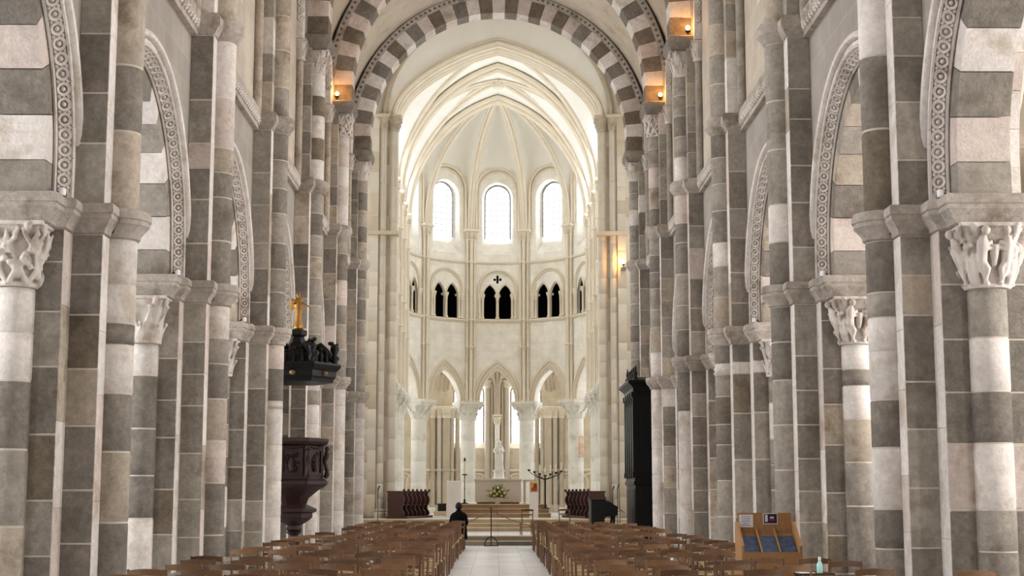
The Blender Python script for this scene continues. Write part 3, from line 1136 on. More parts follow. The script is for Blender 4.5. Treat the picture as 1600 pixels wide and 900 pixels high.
for s in (-1, 1):
    for b, y in enumerate(ybays):
        vis = b >= 3
        where = '%s bay of the %s nave wall' % (ORD[b], SIDE[s])
        window('round-headed clerestory window high in the ' + where, 'glass_clerestory_' + SIDE[s],
               lambda u, d, z, s=s, y=y: (s * (XC - 0.49 + d), y + u, z), WIN_A, WIN_B + 0.55, WIN_S + 0.1, WIN_A, 0.58, False)
        window('round-headed aisle window behind the ' + where, 'glass_aisle_' + SIDE[s],
               lambda u, d, z, s=s, y=y: (s * (10.3 + d), y + u, z), 0.64, 3.36, 5.05, 0.64, 0.48, False)

# ---- west end behind the camera, with windows added for frontal light
pw = lambda u, d, z: (u, WEST - d, z)
w = wall(-11, 11, 0, 19, [dict(u=x, a=1.2, zb=9.5, zs=13, h=1.2, sb=(0.85, 0.5, 0)) for x in (-3, 0, 3)], pw).build('wall_back', 'wall_stone')
tag(w, 'coursed stone entrance wall behind the viewer', 'wall', kind='structure')
for x in (-3, 0, 3):
    window('unseen round-headed window added in the entrance wall for frontal light, %s' % {-3: 'left', 0: 'middle', 3: 'right'}[x], 'west_fill_glass',
           lambda u, d, z, x=x: (x + u, WEST - d, z), 1.02, 10.0, 13, 1.02, 0.48, False)

# ---- transverse arches
NT = 33
RT0, RT1 = 4.2, 4.72
ZT = 13.28
rm_ = []
for nm, r0, r1, y0, y1 in (('tv', RT0, RT1, -0.33, 0.33),):
    dang = pi / NT - 0.002
    mb = MB()
    rings = []
    for i in range(4):
        a = -dang / 2 + dang * i / 3
        c = 0.012
        rings.append([(r * sin(a), y, r * cos(a)) for r, y in ((r0, y0), (r0, y1), (r1, y1), (r1, y0))])
    ME[nm] = mb.rings(rings).mesh('voussoir_transverse', 'light')
ME['tj'] = MB().box(RT0, RT1, -0.33, 0.33, 0.003, ZT - CAP - 0.003).mesh('voussoir_foot', 'brown')
mb = MB()
prof = [(RT1, -0.36), (RT1 + 0.17, -0.42), (RT1 + 0.2, -0.4), (RT1 + 0.2, 0.4), (RT1 + 0.17, 0.42), (RT1, 0.36)]
R = [[(-r, y, 0) for r, y in prof]]
for i in range(49):
    a = -pi / 2 + pi * i / 48
    R.append([(r * sin(a), y, ZT - CAP + r * cos(a)) for r, y in prof])
R.append([(r, y, 0) for r, y in prof])
mb.rings(R)
ME['label_mould'] = mb.mesh('label_mould', 'impost', 40)
mb = MB()
nb = 86
for i in range(nb):
    a = -pi / 2 + pi * (i + 0.5) / nb
    r = RT1 + 0.09
    for yy in (-0.395, 0.395):
        c = Vector((r * sin(a), yy, ZT - CAP + r * cos(a)))
        mb.sphere(c, 0.045, 6, 4)
ME['billets'] = mb.mesh('billets', 'brown', 60)
for n in range(3, 7):
    lab = {3: 'striped round transverse arch of the nave vault above the picture edge', 4: 'striped round transverse vault arch, nearest of those in view',
           5: 'striped round transverse vault arch with lamps at both feet', 6: 'complete striped round arch at the end of the nave vault'}[n]
    a = thing('transverse_arch', lab, 'arch', (0, yp(n), CAP), 0, 'striped transverse arches of the nave vault')
    for i in range(NT):
        ang = -pi / 2 + pi * (i + 0.5) / NT
        inst('voussoir', ME['tv'], a, (0, 0, ZT - CAP), rot=(0, ang, 0), material=rng.choice(('light', 'light', 'pink')) if i % 2 == 0 else rng.choice(('brown', 'brown', 'dark')))
    for sg in (0, 1):
        inst('voussoir', ME['tj'], a, rot=(0, 0, pi * sg), material='brown')
    inst('label_mould', ME['label_mould'], a)
    tag(inst('billets', ME['billets'], a), kind='stuff')

# ---- nave vault
mb = MB()
NX, NY = 28, 16
for n in range(-2, 6):
    vs, fs = [], []
    for i in range(NX + 1):
        x = -5.06 * cos(pi * i / NX)
        for j in range(NY + 1):
            yy = -3.1 + 6.2 * j / NY
            A = 13.1 + 5.1 * sqrt(max(0, 1 - (x / 5.06) ** 2))
            q = sqrt(max(0, 1 - (yy / 2.72) ** 2)) if abs(yy) < 2.72 else 0
            Bz = 13.1 + 2.5 * q + 2.7 * (1 - (x / 5.06) ** 2) * q
            vs.append((x, yp(n) + BAY / 2 + yy, max(A, Bz)))
    for i in range(NX):
        for j in range(NY):
            k = i * (NY + 1) + j
            fs.append((k, k + 1, k + NY + 2, k + NY + 1))
    mb.add(vs, fs)
cl = mb.build('ceiling', 'nave_vault', smooth=45)
tag(cl, 'grey-beige plastered groin vault of the nave', 'ceiling', kind='structure')

# ================================================================== CROSSING
YX0, YX1 = 49.0, 59.0          # crossing from west to east
ZCH = 0.75                     # choir floor
XCAP = 16.7                    # springing of the crossing arches
# platforms and steps
st = thing('front_steps', 'two grey stone steps across the end of the nave', 'steps', (0, 49.7, 0), kind='structure')
for i in range(2):
    so = MB().box(-5.0, 5.0, i * 0.36, 0.9, 0.15 * i, 0.15 * (i + 1) - .03).build('step', 'step_grey', st)
    MB().box(-5.0, 5.0, i * 0.36 - .03, 0.9, 0.15 * (i + 1) - .03, 0.15 * (i + 1)).build('tread', 'step_stone', so)
f = MB().box(-12.5, 12.5, 50.5, 56.2, 0, 0.3).build('floor', 'choir_slabs')
tag(f, 'white stone floor of the low crossing platform', 'floor', kind='structure')
st = thing('crossing_steps', 'three pale sandstone steps up to the choir platform', 'steps', (0, 56.2, 0.3), kind='structure')
for i in range(3):
    so = MB().box(-5.0, 5.0, i * 0.34, 1.1, 0.15 * i, 0.15 * (i + 1) - .03).build('step', 'step_stone', st)
    MB().box(-5.0, 5.0, i * 0.34 - .03, 1.1, 0.15 * (i + 1) - .03, 0.15 * (i + 1)).build('tread', 'choir_beige', so)
f = MB().box(-12.5, 12.5, 57.2, 81.0, 0, ZCH).build('floor', 'choir_slabs')
tag(f, 'white stone floor of the choir', 'floor', kind='structure')
MB().box(-12.5, -5.0, 56.2, 57.2, 0, ZCH).build('side_floor', 'choir_slabs', f)
MB().box(5.0, 12.5, 56.2, 57.2, 0, ZCH).build('side_floor', 'choir_slabs', f)

# wall over the nave's last arch, seen from the crossing; the east crossing wall with the choir arch
A4, H4 = 4.12, 3.05
w = wall(-12.5, 12.5, 0, 22.5, [dict(u=0, a=A4, zb=0, zs=XCAP, h=H4, k=0.34, n=30)], lambda u, d, z: (u, YX1 + d, z), 0.0, 1.0).build('wall_choir_front', 'choir_vault')
tag(w, 'white plastered wall around the great pointed choir arch', 'wall', kind='structure')
arch_w = w
# mouldings of the choir arch, in four receding orders, and the wall arch above it
for i, (da, y, r) in enumerate(((0.22, 58.97, 0.06), (0.06, 58.96, 0.09), (-0.03, 59.12, 0.08), (-0.08, 59.45, 0.1), (-0.1, 59.8, 0.09), (-0.12, 60.05, 0.09))):
    P = [(u, y, z) for u, z in arch_path(A4 + da, H4 + da * 0.9, XCAP, 0.34, n=36)]
    MB().tube(P, r, 8).build('arch_moulding', 'choir_trim', w, smooth=60)
for i, (da, y0, y1) in enumerate(((-0.03, 59.2, 59.42), (-0.06, 59.55, 59.78), (-0.08, 59.88, 60.1))):
    P = [(u, (y0 + y1) / 2, z) for u, z in arch_path(A4 + da + 0.1, H4 + (da + 0.1) * 0.9, XCAP, 0.34, n=36)]
    hw = (y1 - y0) / 2
    MB().sweep(P, (0, 1, 0), [(-hw, -0.1), (hw, -0.1), (hw, 0.14), (-hw, 0.14)]).build('arch_order', 'choir_trim', w, smooth=40)
for da, r in ((0.0, 0.11), (0.26, 0.09)):
    P = [(u, 58.96 - da * 0.4, z) for u, z in arch_path(4.55 + da, 4.4 + da, XCAP, 0, n=36)]
    MB().tube(P, r, 8).build('wall_rib', 'cream_tan', w, smooth=60)

# vault of the crossing
mb = MB()
N_ = 24
vs, fs = [], []
for i in range(N_ + 1):
    x = -5.3 + 10.6 * i / N_
    for j in range(N_ + 1):
        y = -5 + 10 * j / N_
        q = sqrt(max(0, 1 - (x / 5.3) ** 2))
        p = sqrt(max(0, 1 - (y / 5.0) ** 2))
        vs.append((x, 54 + y, 16.9 + 4.6 * max(p, q)))
for i in range(N_):
    for j in range(N_):
        k = i * (N_ + 1) + j
        fs.append((k, k + 1, k + N_ + 2, k + N_ + 1))
mb.add(vs, fs)
c = mb.build('ceiling', 'choir_vault', smooth=45)
tag(c, 'pale plastered vault over the crossing', 'ceiling', kind='structure')
ww = wall(-12.5, 12.5, 9.0, 22.5, [dict(u=0, a=4.9, zb=9.0, zs=13.2, h=4.9, n=26)], lambda u, d, z: (u, 49.3 + d, z), 0.0, 0.4).build('wall_crossing_back', 'cream')
tag(ww, 'pale stone wall over the last nave arch, facing the choir', 'wall', kind='structure')
# transept arms
for s in (-1, 1):
    hs = [dict(u=54, a=1.6, zb=8.5, zs=13.0, h=1.6, sb=(0.85, 0.5, 0))]
    w = wall(49.0, 59.0, 0, 22.0, hs, lambda u, d, z, s=s: (s * (12.4 + d), u, z)).build('wall_transept_' + SIDE[s], 'choir_stone')
    tag(w, 'pale end wall of the %s transept, hidden from the nave' % SIDE[s], 'wall', kind='structure')
    MB().box(*sorted((s * 5.2, s * 12.5)), 49.2, 59.0, 16.8, 17.0).build('transept_ceiling', 'choir_vault', w)
    MB().box(*sorted((s * 5.2, s * 5.4)), 49.2, 59.0, 16.9, 22.0).build('transept_arch_wall', 'choir_vault', w)
    MB().box(*sorted((s * 5.9, s * 12.5)), 49.2, 49.5, 0, 9.2).build('transept_west_wall', 'choir_stone', w)
    MB().box(*sorted((s * 4.92, s * 12.5)), 49.2, 49.5, 9.0, 17).build('transept_west_wall', 'choir_stone', w)
    window('tall round-headed window of the %s transept' % SIDE[s], 'glass_transept', lambda u, d, z, s=s: (s * (12.4 + d), 54 + u, z),
           1.36, 9.2, 13, 1.36, 0.48, False)

# east crossing piers: clustered shafts and pilaster strips built of squared blocks
for s in (-1, 1):
    p = thing('crossing_pier', 'pale clustered pier of the crossing at the %s of the choir' % SIDE[s], 'pier', (s * 4.1, YX1, 0.0), 0,
              'crossing piers')
    MB().box(*sorted((s * -0.02, s * 1.6)), -0.6, 0, 0.3, ZCH).build('plinth', 'cream_tan', p)
    comps = []
    for (x0, x1, y0, y1) in ((0.62, 0.95, -0.5, 0.0), (0.95, 1.5, -0.3, 0.0), (0.22, 0.62, -0.18, 0.0)):
        comps.append([(s * x0, y0), (s * x1, y0), (s * x1, y1), (s * x0, y1)] if s > 0 else [(s * x1, y0), (s * x0, y0), (s * x0, y1), (s * x1, y1)])
    for cx, cy, r in ((0.08, -0.06, 0.2), (0.5, -0.28, 0.17)):
        comps.append([(s * cx + r * cos(2 * pi * j / 12), cy + r * sin(2 * pi * j / 12)) for j in range(12)])
    for ci, pl in enumerate(comps):
        me = MB().prism(pl, 0, 1, 0.008, 0.015).mesh('block', 'cream', 40)
        mc = MB().prism(offset(pl, -0.005), 0, 1).mesh('core', 'cream', 40)
        top = XCAP if ci < 3 else XCAP - 0.62
        inst('mortar_core', mc, p, (0, 0, 0.75), scale=(1, 1, top - 0.75))
        zs = courses(0.75, top, 0.55, 0.95)
        for i in range(len(zs) - 1):
            c = rng.choice(('cream', 'cream', 'cream_tan') if ci < 3 else ('cream', 'cream'))
            inst('stone', me, p, (0, 0, zs[i] + 0.003), scale=(1, 1, zs[i + 1] - zs[i] - 0.006), material=c)
    for cx, cy, r in ((0.08, -0.06, 0.2), (0.5, -0.28, 0.17)):
        o = carved_part(capital(r, r * 1.5, 0.5, 'leaf', 31, False, 16), 'capital', 'cream_tan', p, (s * cx, cy, XCAP - 0.62))
        MB().outline([(-r * 1.4, -r * 1.4), (r * 1.4, -r * 1.4), (r * 1.4, r * 1.4), (-r * 1.4, r * 1.4)], [(0, 0), (.05, .06), (.05, .12), (0, .14)]).build(
            'abacus', 'cream_tan', p, (s * cx, cy, XCAP - 0.13))
        MB().lathe([(r + .1, 0), (r + .1, .2), (r + .04, .24), (r + .07, .3), (r + .01, .38)], n=14).build('base', 'cream', p, (s * cx, cy, ZCH - .0), smooth=50)
    # shaft ring partway up
    MB().box(*sorted((s * -0.16, s * 1.0)), -0.62, 0.0, 11.8, 11.95).build('shaft_ring', 'cream_tan', p)

# ================================================================== CHOIR
RR = 4.7
YS, YA = 60.0, 71.0
LS = YA - YS
LH = pi * RR
LT = 2 * LS + LH


def cw(u, d, z, R=RR):
    """choir wall: u along the line of the column centres from the left front, d outward"""
    k = RR
    if u < LS:
        return Vector((-(R + d), YS + u, z))
    if u > LS + LH:
        return Vector((R + d, YA - (u - LS - LH), z))
    a = (u - LS) / k
    return Vector((-(R + d) * cos(a), YA + (R + d) * sin(a), z))


def cn(u):
    """outward normal"""
    return (cw(u, 1, 0) - cw(u, 0, 0)).normalized()


HB = LH / 5
BND = [0, 2.75, 5.5, 8.25, LS] + [LS + HB * i for i in range(1, 6)] + [LS + LH + x for x in (2.75, 5.5, 8.25, 11.0)]
MIDB = [(BND[i] + BND[i + 1]) / 2 for i in range(len(BND) - 1)]
ZCO, ZTR, ZCL, ZSP, ZKEY = 6.27, 10.33, 13.29, 14.95, 20.85
TIN, TOUT = -0.25, 0.35
holes = []
for bi, m in enumerate(MIDB):
    holes.append(dict(u=m, a=0.98, zb=ZCO, zs=ZCO, h=1.62, n=16))
    for sg in (-1, 1):
        holes.append(dict(u=m + sg * 0.41, a=0.35, zb=ZTR + 0.12, zs=11.55, h=0.62, n=10, sb=(1.0, TIN + 0.1, 0)))
    if bi == 6:
        zq = 12.46
        holes.append(dict(u=m - 0.15, a=0.075, zs=zq, zb=0, h=0, round=True, n=8, sb=(1.0, TIN + 0.1, 0)))
        holes.append(dict(u=m + 0.15, a=0.075, zs=zq, zb=0, h=0, round=True, n=8, sb=(1.0, TIN + 0.1, 0)))
        holes.append(dict(u=m, a=0.06, zb=zq - 0.2, zs=zq + 0.17, h=0.06, n=6, sb=(1.0, TIN + 0.1, 0)))
    holes.append(dict(u=m, a=0.84, zb=13.75, zs=16.6, h=0.88, n=16, sb=(0.74, 0.45, 0.12)))
extra = [LT * i / 110 for i in range(111)]
w = wall(0, LT, ZCO, ZTR, [h for h in holes if h['zs'] < 10], lambda u, d, z: cw(u, d, z), TIN, TOUT, extra).build('wall_choir', 'choir_stone')
tag(w, 'white curved choir wall of three storeys with arcade, twin openings and windows', 'wall', kind='structure')
wch = w
wall(0, LT, ZTR, ZCL, [h for h in holes if 10 < h['zs'] < 13.2], lambda u, d, z: cw(u, d, z), TIN, None, extra).build('gallery_wall', 'choir_stone', w)
wall(0, LT, ZCL, 20.8, [h for h in holes if h['zs'] > 13.2], lambda u, d, z: cw(u, d, z), TIN, None, extra).build('clerestory_wall', 'choir_stone', w)
# passage behind the middle storey, its shade painted in near-black
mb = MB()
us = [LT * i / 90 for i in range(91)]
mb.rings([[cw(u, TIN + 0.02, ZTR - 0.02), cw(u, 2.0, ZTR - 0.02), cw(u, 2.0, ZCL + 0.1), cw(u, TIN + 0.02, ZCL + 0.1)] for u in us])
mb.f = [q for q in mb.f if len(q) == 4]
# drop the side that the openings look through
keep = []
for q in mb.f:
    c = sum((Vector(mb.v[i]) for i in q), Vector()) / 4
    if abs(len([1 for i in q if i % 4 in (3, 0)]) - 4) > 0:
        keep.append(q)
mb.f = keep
mb.build('dark_passage', 'painted_shade', w, fix=False)

# string courses following the wall
for z, hgt, dp in ((ZTR - 0.06, 0.14, 0.14), (ZCL - 0.05, 0.12, 0.12)):
    us = [LT * i / 140 for i in range(141)]
    mb = MB().rings([[cw(u, TIN + 0.02, z), cw(u, TIN - dp * 0.5, z), cw(u, TIN - dp, z + hgt * 0.5), cw(u, TIN - dp, z + hgt), cw(u, TIN + 0.02, z + hgt)] for u in us])
    mb.build('string_course', 'choir_trim', w, smooth=40)


def apath(u0, a, h, zs, d, n=18, legs=0.0, k=0.0):
    P = arch_path(a, h, zs, k, n, legs)
    return [cw(u0 + u, d, z) for u, z in P], [-cn(u0 + u) for u, z in P]


for bi, m in enumerate(MIDB):
    # arcade arch: three rolls, the outermost on the wall face
    for a, h, d, r in ((0.97, 1.61, TIN - 0.0, 0.05), (1.1, 1.8, TIN - 0.02, 0.055), (1.24, 2.02, TIN - 0.02, 0.07)):
        P, Nn = apath(m, a, h, ZCO, d)
        MB().tube(P, r, 6).build('arch_moulding', 'choir_trim', w, smooth=60)
    # middle storey: enclosing round arch, little columns, capitals
    for a, r in ((1.04, 0.06), (0.94, 0.04)):
        P, Nn = apath(m, a, a, 11.88, TIN - 0.03, legs=0.2)
        MB().tube(P, r, 6).build('enclosing_arch', 'choir_trim', w, smooth=60)
    for sg in (-1, 1):
        P, Nn = apath(m + sg * 0.41, 0.38, 0.68, 11.55, TIN - 0.02)
        MB().tube(P, 0.04, 6).build('light_arch', 'choir_trim', w, smooth=60)
    for du, r in ((-0.98, .07), (-0.8, .06), (0, .075), (0.8, .06), (0.98, .07)):
        p = cw(m + du, TIN - 0.07, 0)
        MB().lathe([(r * 1.5, ZTR + .1), (r * 1.4, ZTR + .18), (r, ZTR + .22), (r, 11.35), (r * 1.2, 11.37), (r, 11.4), (r * 1.3, 11.5), (r * 1.9, 11.62), (r * 1.9, 11.7)],
                   (p.x, p.y), 8).build('small_column', 'choir_trim', w, smooth=40)
    # cusps that pinch the heads of the openings
    for sg in (-1, 1):
        for e in (-1, 1):
            p = cw(m + sg * 0.41 + e * 0.33, TIN + 0.12, 11.62)
            MB().sphere(p, 0.09, 8, 6, (1, 1, 0.8)).build('cusp', 'choir_trim', w, smooth=60)
    # round wall arch about the window
    for a, r, d in ((1.18, 0.085, TIN - 0.06), (1.02, 0.06, TIN - 0.02)):
        P, Nn = apath(m, a, a, 17.0, d, legs=2.0)
        MB().tube(P, r, 6).build('window_arch', 'choir_trim', w, smooth=60)
    # the window itself
    side = 'middle window of the apse' if bi == 6 else None
    wid = bi - 6
    lab = 'tall round-headed bright window in the middle of the apse' if wid == 0 else \
        'round-headed leaded apse window, %s to the %s of the middle one' % (ORD[abs(wid) - 1], 'left' if wid < 0 else 'right')
    window(lab, 'glass_apse' if abs(wid) < 3 else 'glass_choir_side', lambda u, d, z, m=m: cw(m + u, d, z), 0.625, 14.6, 16.72, 0.655, TIN + 0.42)

# wall shafts: three to a bay division, ringed, with capitals at the springing of the ribs
for bi, b in enumerate(BND[1:-1]):
    major = 3 <= bi <= 8 or bi in (1, 10)
    top = 14.42
    for k, du in enumerate((-0.2, 0, 0.2)):
        d = TIN - 0.1 - (0.07 if k == 1 else 0)
        p = cw(b + du, d, 0)
        r = 0.085 if k == 1 else 0.065
        rg = []
        for zr in (9.0, 10.37, 13.3):
            rg += [(r, zr - 0.06), (r * 1.5, zr - .03), (r * 1.5, zr + .03), (r, zr + .06)]
        MB().lathe([(r * 1.4, ZCO), (r * 1.4, ZCO + .1), (r, ZCO + .16)] + rg + [(r, top)], (p.x, p.y), 8).build('wall_shaft', 'choir_trim', w, smooth=50)
        carved_part(capital(r, r * 1.6, 0.42, 'leaf', 40, False, 10), 'shaft_capital', 'choir_trim', w, (p.x, p.y, top - 0.02))
    c = cw(b, TIN - 0.12, 0)
    nn, tt = cn(b), Vector((-cn(b).y, cn(b).x, 0))
    pl = [c + tt * a + nn * e for a, e in ((-0.36, -0.16), (0.36, -0.16), (0.36, 0.14), (-0.36, 0.14))]
    pl = [(q.x, q.y) for q in pl]
    ar = sum(pl[i - 1][0] * pl[i][1] - pl[i][0] * pl[i - 1][1] for i in range(4))
    if ar < 0:
        pl = pl[::-1]
    MB().outline(pl, [(-.04, 14.82), (0.03, 14.88), (0.03, 14.95), (0, 14.97)]).build('shaft_abacus', 'choir_trim', w)

# round columns of the arcade
colname = {}
for bi, b in enumerate(BND[:-1]):
    if bi == 0:
        continue
    p = cw(b, 0.05, 0)
    ang = math.atan2(cn(b).y, cn(b).x)
    mid = len(BND) / 2 - 0.5
    k = bi - mid
    sd = 'left' if k < 0 else 'right'
    o_ = int(abs(k) + 0.5)
    lab = 'white round choir column, %s to the %s of the axis' % (ORD[o_ - 1], sd)
    t = thing('choir_column', lab, 'column', (p.x, p.y, ZCH), ang, 'round columns of the choir arcade')
    r = 0.37
    MB().outline([(-.55, -.55), (.55, -.55), (.55, .55), (-.55, .55)], [(0.06, 0), (0.06, .24), (0, .3)]).build('plinth', 'column_white', t)
    MB().lathe([(r + .16, .3), (r + .18, .36), (r + .12, .42), (r + .06, .44), (r + .08, .5), (r, .56)], n=20).build('base', 'column_white', t, smooth=40)
    me = MB().lathe([(r - .008, 0), (r, .012), (r, .988), (r - .008, 1)], n=20).mesh('drum', 'column_white', 40)
    zs = [.56, 1.5, 2.5, 3.55, 4.62]
    for i in range(4):
        inst('drum', me, t, (0, 0, zs[i]), scale=(1, 1, zs[i + 1] - zs[i]))
    carved_part(capital(r, 0.6, 0.7, 'leaf', 50, True), 'capital', 'column_white', t, (0, 0, 4.6))
    MB().outline([(-.54, -.54), (.54, -.54), (.54, .54), (-.54, .54)], [(0, 5.28), (.04, 5.31), (.1, 5.4), (.1, 5.5), (.06, 5.53)]).build('abacus', 'column_white', t)

# ---- choir vault
HWA = 4.45


def zv(x, y):
    """vault over the straight choir: bays 60..65.5..71"""
    A = arch_z(x, HWA, ZKEY - ZSP)
    yy = ((y - YS) % 5.5) - 2.75
    f_ = 1 - (min(abs(x), HWA) / HWA) ** 2
    Bz = 3.35 * (arch_z(yy, 2.6, 2.9) / 2.9) if abs(yy) < 2.6 else 0
    Bz = Bz + (ZKEY - ZSP - 3.35) * f_ * (Bz / 3.35)
    return ZSP + max(A, Bz)


mb = MB()
NX, NY = 36, 44
vs, fs = [], []
for i in range(NX + 1):
    x = -HWA * cos(pi * i / NX)
    for j in range(NY + 1):
        y = YS + LS * j / NY
        vs.append((x, y, zv(x, y)))
for i in range(NX):
    for j in range(NY):
        k = i * (NY + 1) + j
        fs.append((k, k + 1, k + NY + 2, k + NY + 1))
mb.add(vs, fs)
c = mb.build('ceiling', 'choir_vault', smooth=40)
tag(c, 'white plastered rib vault over the straight choir', 'ceiling', kind='structure')
cv = c


def rib(path, w1=0.1, name='rib', parent=None, side=0.15, lift=0.06):
    P = [Vector(p) for p in path]
    mb = MB()
    mb.tube([p - Vector((0, 0, 0.06)) for p in P], w1, 7)
    for sg in (-1, 1):
        Q = []
        for i, p in enumerate(P):
            t = P[min(i + 1, len(P) - 1)] - P[max(i - 1, 0)]
            h = Vector((t.y, -t.x, 0))
            if h.length < 1e-4:
                h = Vector((1, 0, 0))
            h.normalize()
            Q.append(p + h * sg * side + Vector((0, 0, lift * 0.3)))
        mb.tube(Q, w1 * 0.75, 6)
    return mb.build(name, 'choir_trim', parent, smooth=60)


for y in (65.5, 70.9):
    for dy in (-0.14, 0.14):
        P = [(u, y + dy, ZSP - 0.1 + arch_z(u, HWA - 0.12, ZKEY - ZSP - 0.05)) for u in arch_us(HWA - 0.12, 40)]
        MB().tube(P, 0.13, 7).build('transverse_rib', 'choir_trim', cv, smooth=60)
    P = [(u, y, ZSP - 0.25 + arch_z(u, HWA - 0.2, ZKEY - ZSP - 0.08)) for u in arch_us(HWA - 0.2, 40)]
    MB().tube(P, 0.12, 7).build('transverse_rib', 'choir_trim', cv, smooth=60)
for b in range(2):
    y0 = YS + 5.5 * b
    for sg in (-1, 1):
        P = []
        for i in range(37):
            q = -1 + 2 * i / 36
            x = q * (HWA - 0.12)
            y = y0 + 2.75 + sg * q * 2.7
            P.append((x, y, ZSP - 0.06 + arch_z(x, HWA, ZKEY - ZSP)))
        rib(P, 0.09, 'diagonal_rib', cv)
    MB().lathe([(0.05, ZKEY - 0.42), (0.24, ZKEY - 0.4), (0.28, ZKEY - 0.3), (0.24, ZKEY - .1), (0.24, ZKEY)], (0, y0 + 2.75), 12).build('boss', 'choir_trim', cv, smooth=50)

# ---- apse vault: five cells rising to one key
YK = 71.2
RC = RR + TIN


def rib_g(s):
    """normalised rib profile: s = 1 at the wall, 0 at the key"""
    return arch_z(s * 4.45, 4.45, 5.6) / 5.6


mb = MB()
NU, NR = 10, 16
for c5 in range(5):
    vs, fs = [], []
    for i in range(NU + 1):
        q = -1 + 2 * i / NU
        u = LS + HB * (c5 + 0.5) + q * HB / 2
        zF = ZSP + 3.4 * (1 - abs(q) ** 3.2) ** (1 / 3.2)
        pw_ = cw(u, TIN, 0)
        for j in range(NR + 1):
            s_ = 1 - (j / NR) ** 1.4
            x = pw_.x * s_
            y = YK + (pw_.y - YK) * s_
            g = rib_g(s_)
            vs.append((x, y, zF + (ZKEY - zF) * g))
    for i in range(NU):
        for j in range(NR):
            k = i * (NR + 1) + j
            fs.append((k, k + 1, k + NR + 2, k + NR + 1))
    mb.add(vs, fs)
av = mb.build('ceiling', 'choir_vault', smooth=40)
tag(av, 'white plastered half-dome vault of the apse with radiating ribs', 'ceiling', kind='structure')
for c5 in range(6):
    u = LS + HB * c5
    pw_ = cw(u, TIN - 0.1, 0)
    P = []
    for j in range(25):
        s_ = 1 - (j / 24) ** 1.5
        P.append((pw_.x * s_, YK + (pw_.y - YK) * s_, ZSP - 0.04 + (ZKEY - ZSP - 0.05) * rib_g(s_)))
    rib(P, 0.085, 'radiating_rib', av, 0.13)
MB().lathe([(0.05, ZKEY - 0.4), (0.26, ZKEY - 0.38), (0.3, ZKEY - 0.28), (0.26, ZKEY - .1), (0.26, ZKEY)], (0, YK), 12).build('boss', 'choir_trim', av, smooth=50)

# ================================================================== AMBULATORY
RO = 9.0


def ow(u, d, z):
    """outer wall, parametrised by the same u as the choir wall"""
    return cw(u, d, z, RO)


AXU = LT / 2


def ua(deg):
    return AXU + radians(deg) * RR


wins = [(-9.5, 0.068), (9.5, 0.068), (-46, 0.06), (46, 0.06), (-74, 0.06), (74, 0.06)]  # second pair hidden behind the columns, added to light the ambulatory
SCL = RR / RO
hl = [dict(u=ua(dg), a=0.86 * SCL, zb=4.1, zs=7.0, h=1.2 * SCL * 1.6, n=10, sb=(0.92, 0.3, 0)) for dg, _ in wins]
for sg in (-1, 1):
    for uu in (2.75, 8.25):
        hl.append(dict(u=uu if sg < 0 else LT - uu, a=0.8, zb=4.1, zs=7.0, h=1.0, n=10, sb=(0.92, 0.3, 0)))
w = wall(0, LT, ZCH, 10.2, hl, lambda u, d, z: ow(u, d, z), 0.0, None, extra).build('wall_ambulatory', 'choir_beige')
tag(w, 'beige outer wall of the ambulatory behind the choir columns', 'wall', kind='structure')
wam = w
names = ['first left of the axis', 'first right of the axis', 'second on the left, unseen, added for light', 'second on the right, unseen, added for light', 'third on the left', 'third on the right',
         'by the left choir entrance', 'by the left choir aisle', 'by the right choir entrance', 'by the right choir aisle']
for i, h in enumerate(hl):
    k = h['a'] * 0.9
    window('tall bright ambulatory window, ' + names[i], 'glass_ambulatory', lambda u, d, z, m=h['u']: ow(m + u, d, z), k, 4.38, 7.0, h['h'] * 0.9, 0.26, i < 2)
# ledge, blind arcade and clustered responds
us = [LT * i / 110 for i in range(111)]
MB().rings([[ow(u, 0.02, 2.86), ow(u, -0.1, 2.86), ow(u, -0.16, 2.92), ow(u, -0.16, 3.0), ow(u, 0.02, 3.02)] for u in us]).build('ledge', 'choir_trim', w, smooth=40)
for i in range(-16, 17):
    u0 = AXU + (i + 0.5) * 0.36
    P = [ow(u0 + x * SCL, -0.05, z) for x, z in arch_path(0.52, 0.52, 2.25, n=10, legs=0.4)]
    MB().tube(P, 0.06, 6).build('blind_arch', 'choir_trim', w, smooth=60)


def respond(u0, name='respond', spread=0.34, top=6.2, ks=(-2, -1, 0, 1, 2)):
    for k in ks:
        r = 0.2 if k == 0 else 0.13
        p = ow(u0 + k * spread * SCL, -0.12 - (0.22 if k == 0 else 0.1 * (2 - abs(k))), 0)
        MB().lathe([(r + .1, ZCH), (r + .1, ZCH + .3), (r + .02, ZCH + .4), (r, ZCH + .42), (r, 2.86), (r + .06, 2.9), (r + .06, 2.98), (r, 3.02), (r, top - .52)], (p.x, p.y), 10).build(
            name + '_shaft', 'cream' if k % 2 else 'cream_tan', w, smooth=50)
        carved_part(capital(r, r * 1.7, 0.5, 'leaf', 60, False, 12), name + '_capital', 'choir_trim', w, (p.x, p.y, top - .54))
        MB().outline([(p.x - r * 1.5, p.y - r * 1.5), (p.x + r * 1.5, p.y - r * 1.5), (p.x + r * 1.5, p.y + r * 1.5), (p.x - r * 1.5, p.y + r * 1.5)],
                     [(0, top - .06), (.05, top), (.05, top + .07), (0, top + .08)]).build(name + '_abacus', 'choir_trim', w)


for dg in (-90, -54, -18, 18, 54, 90):
    respond(ua(dg))
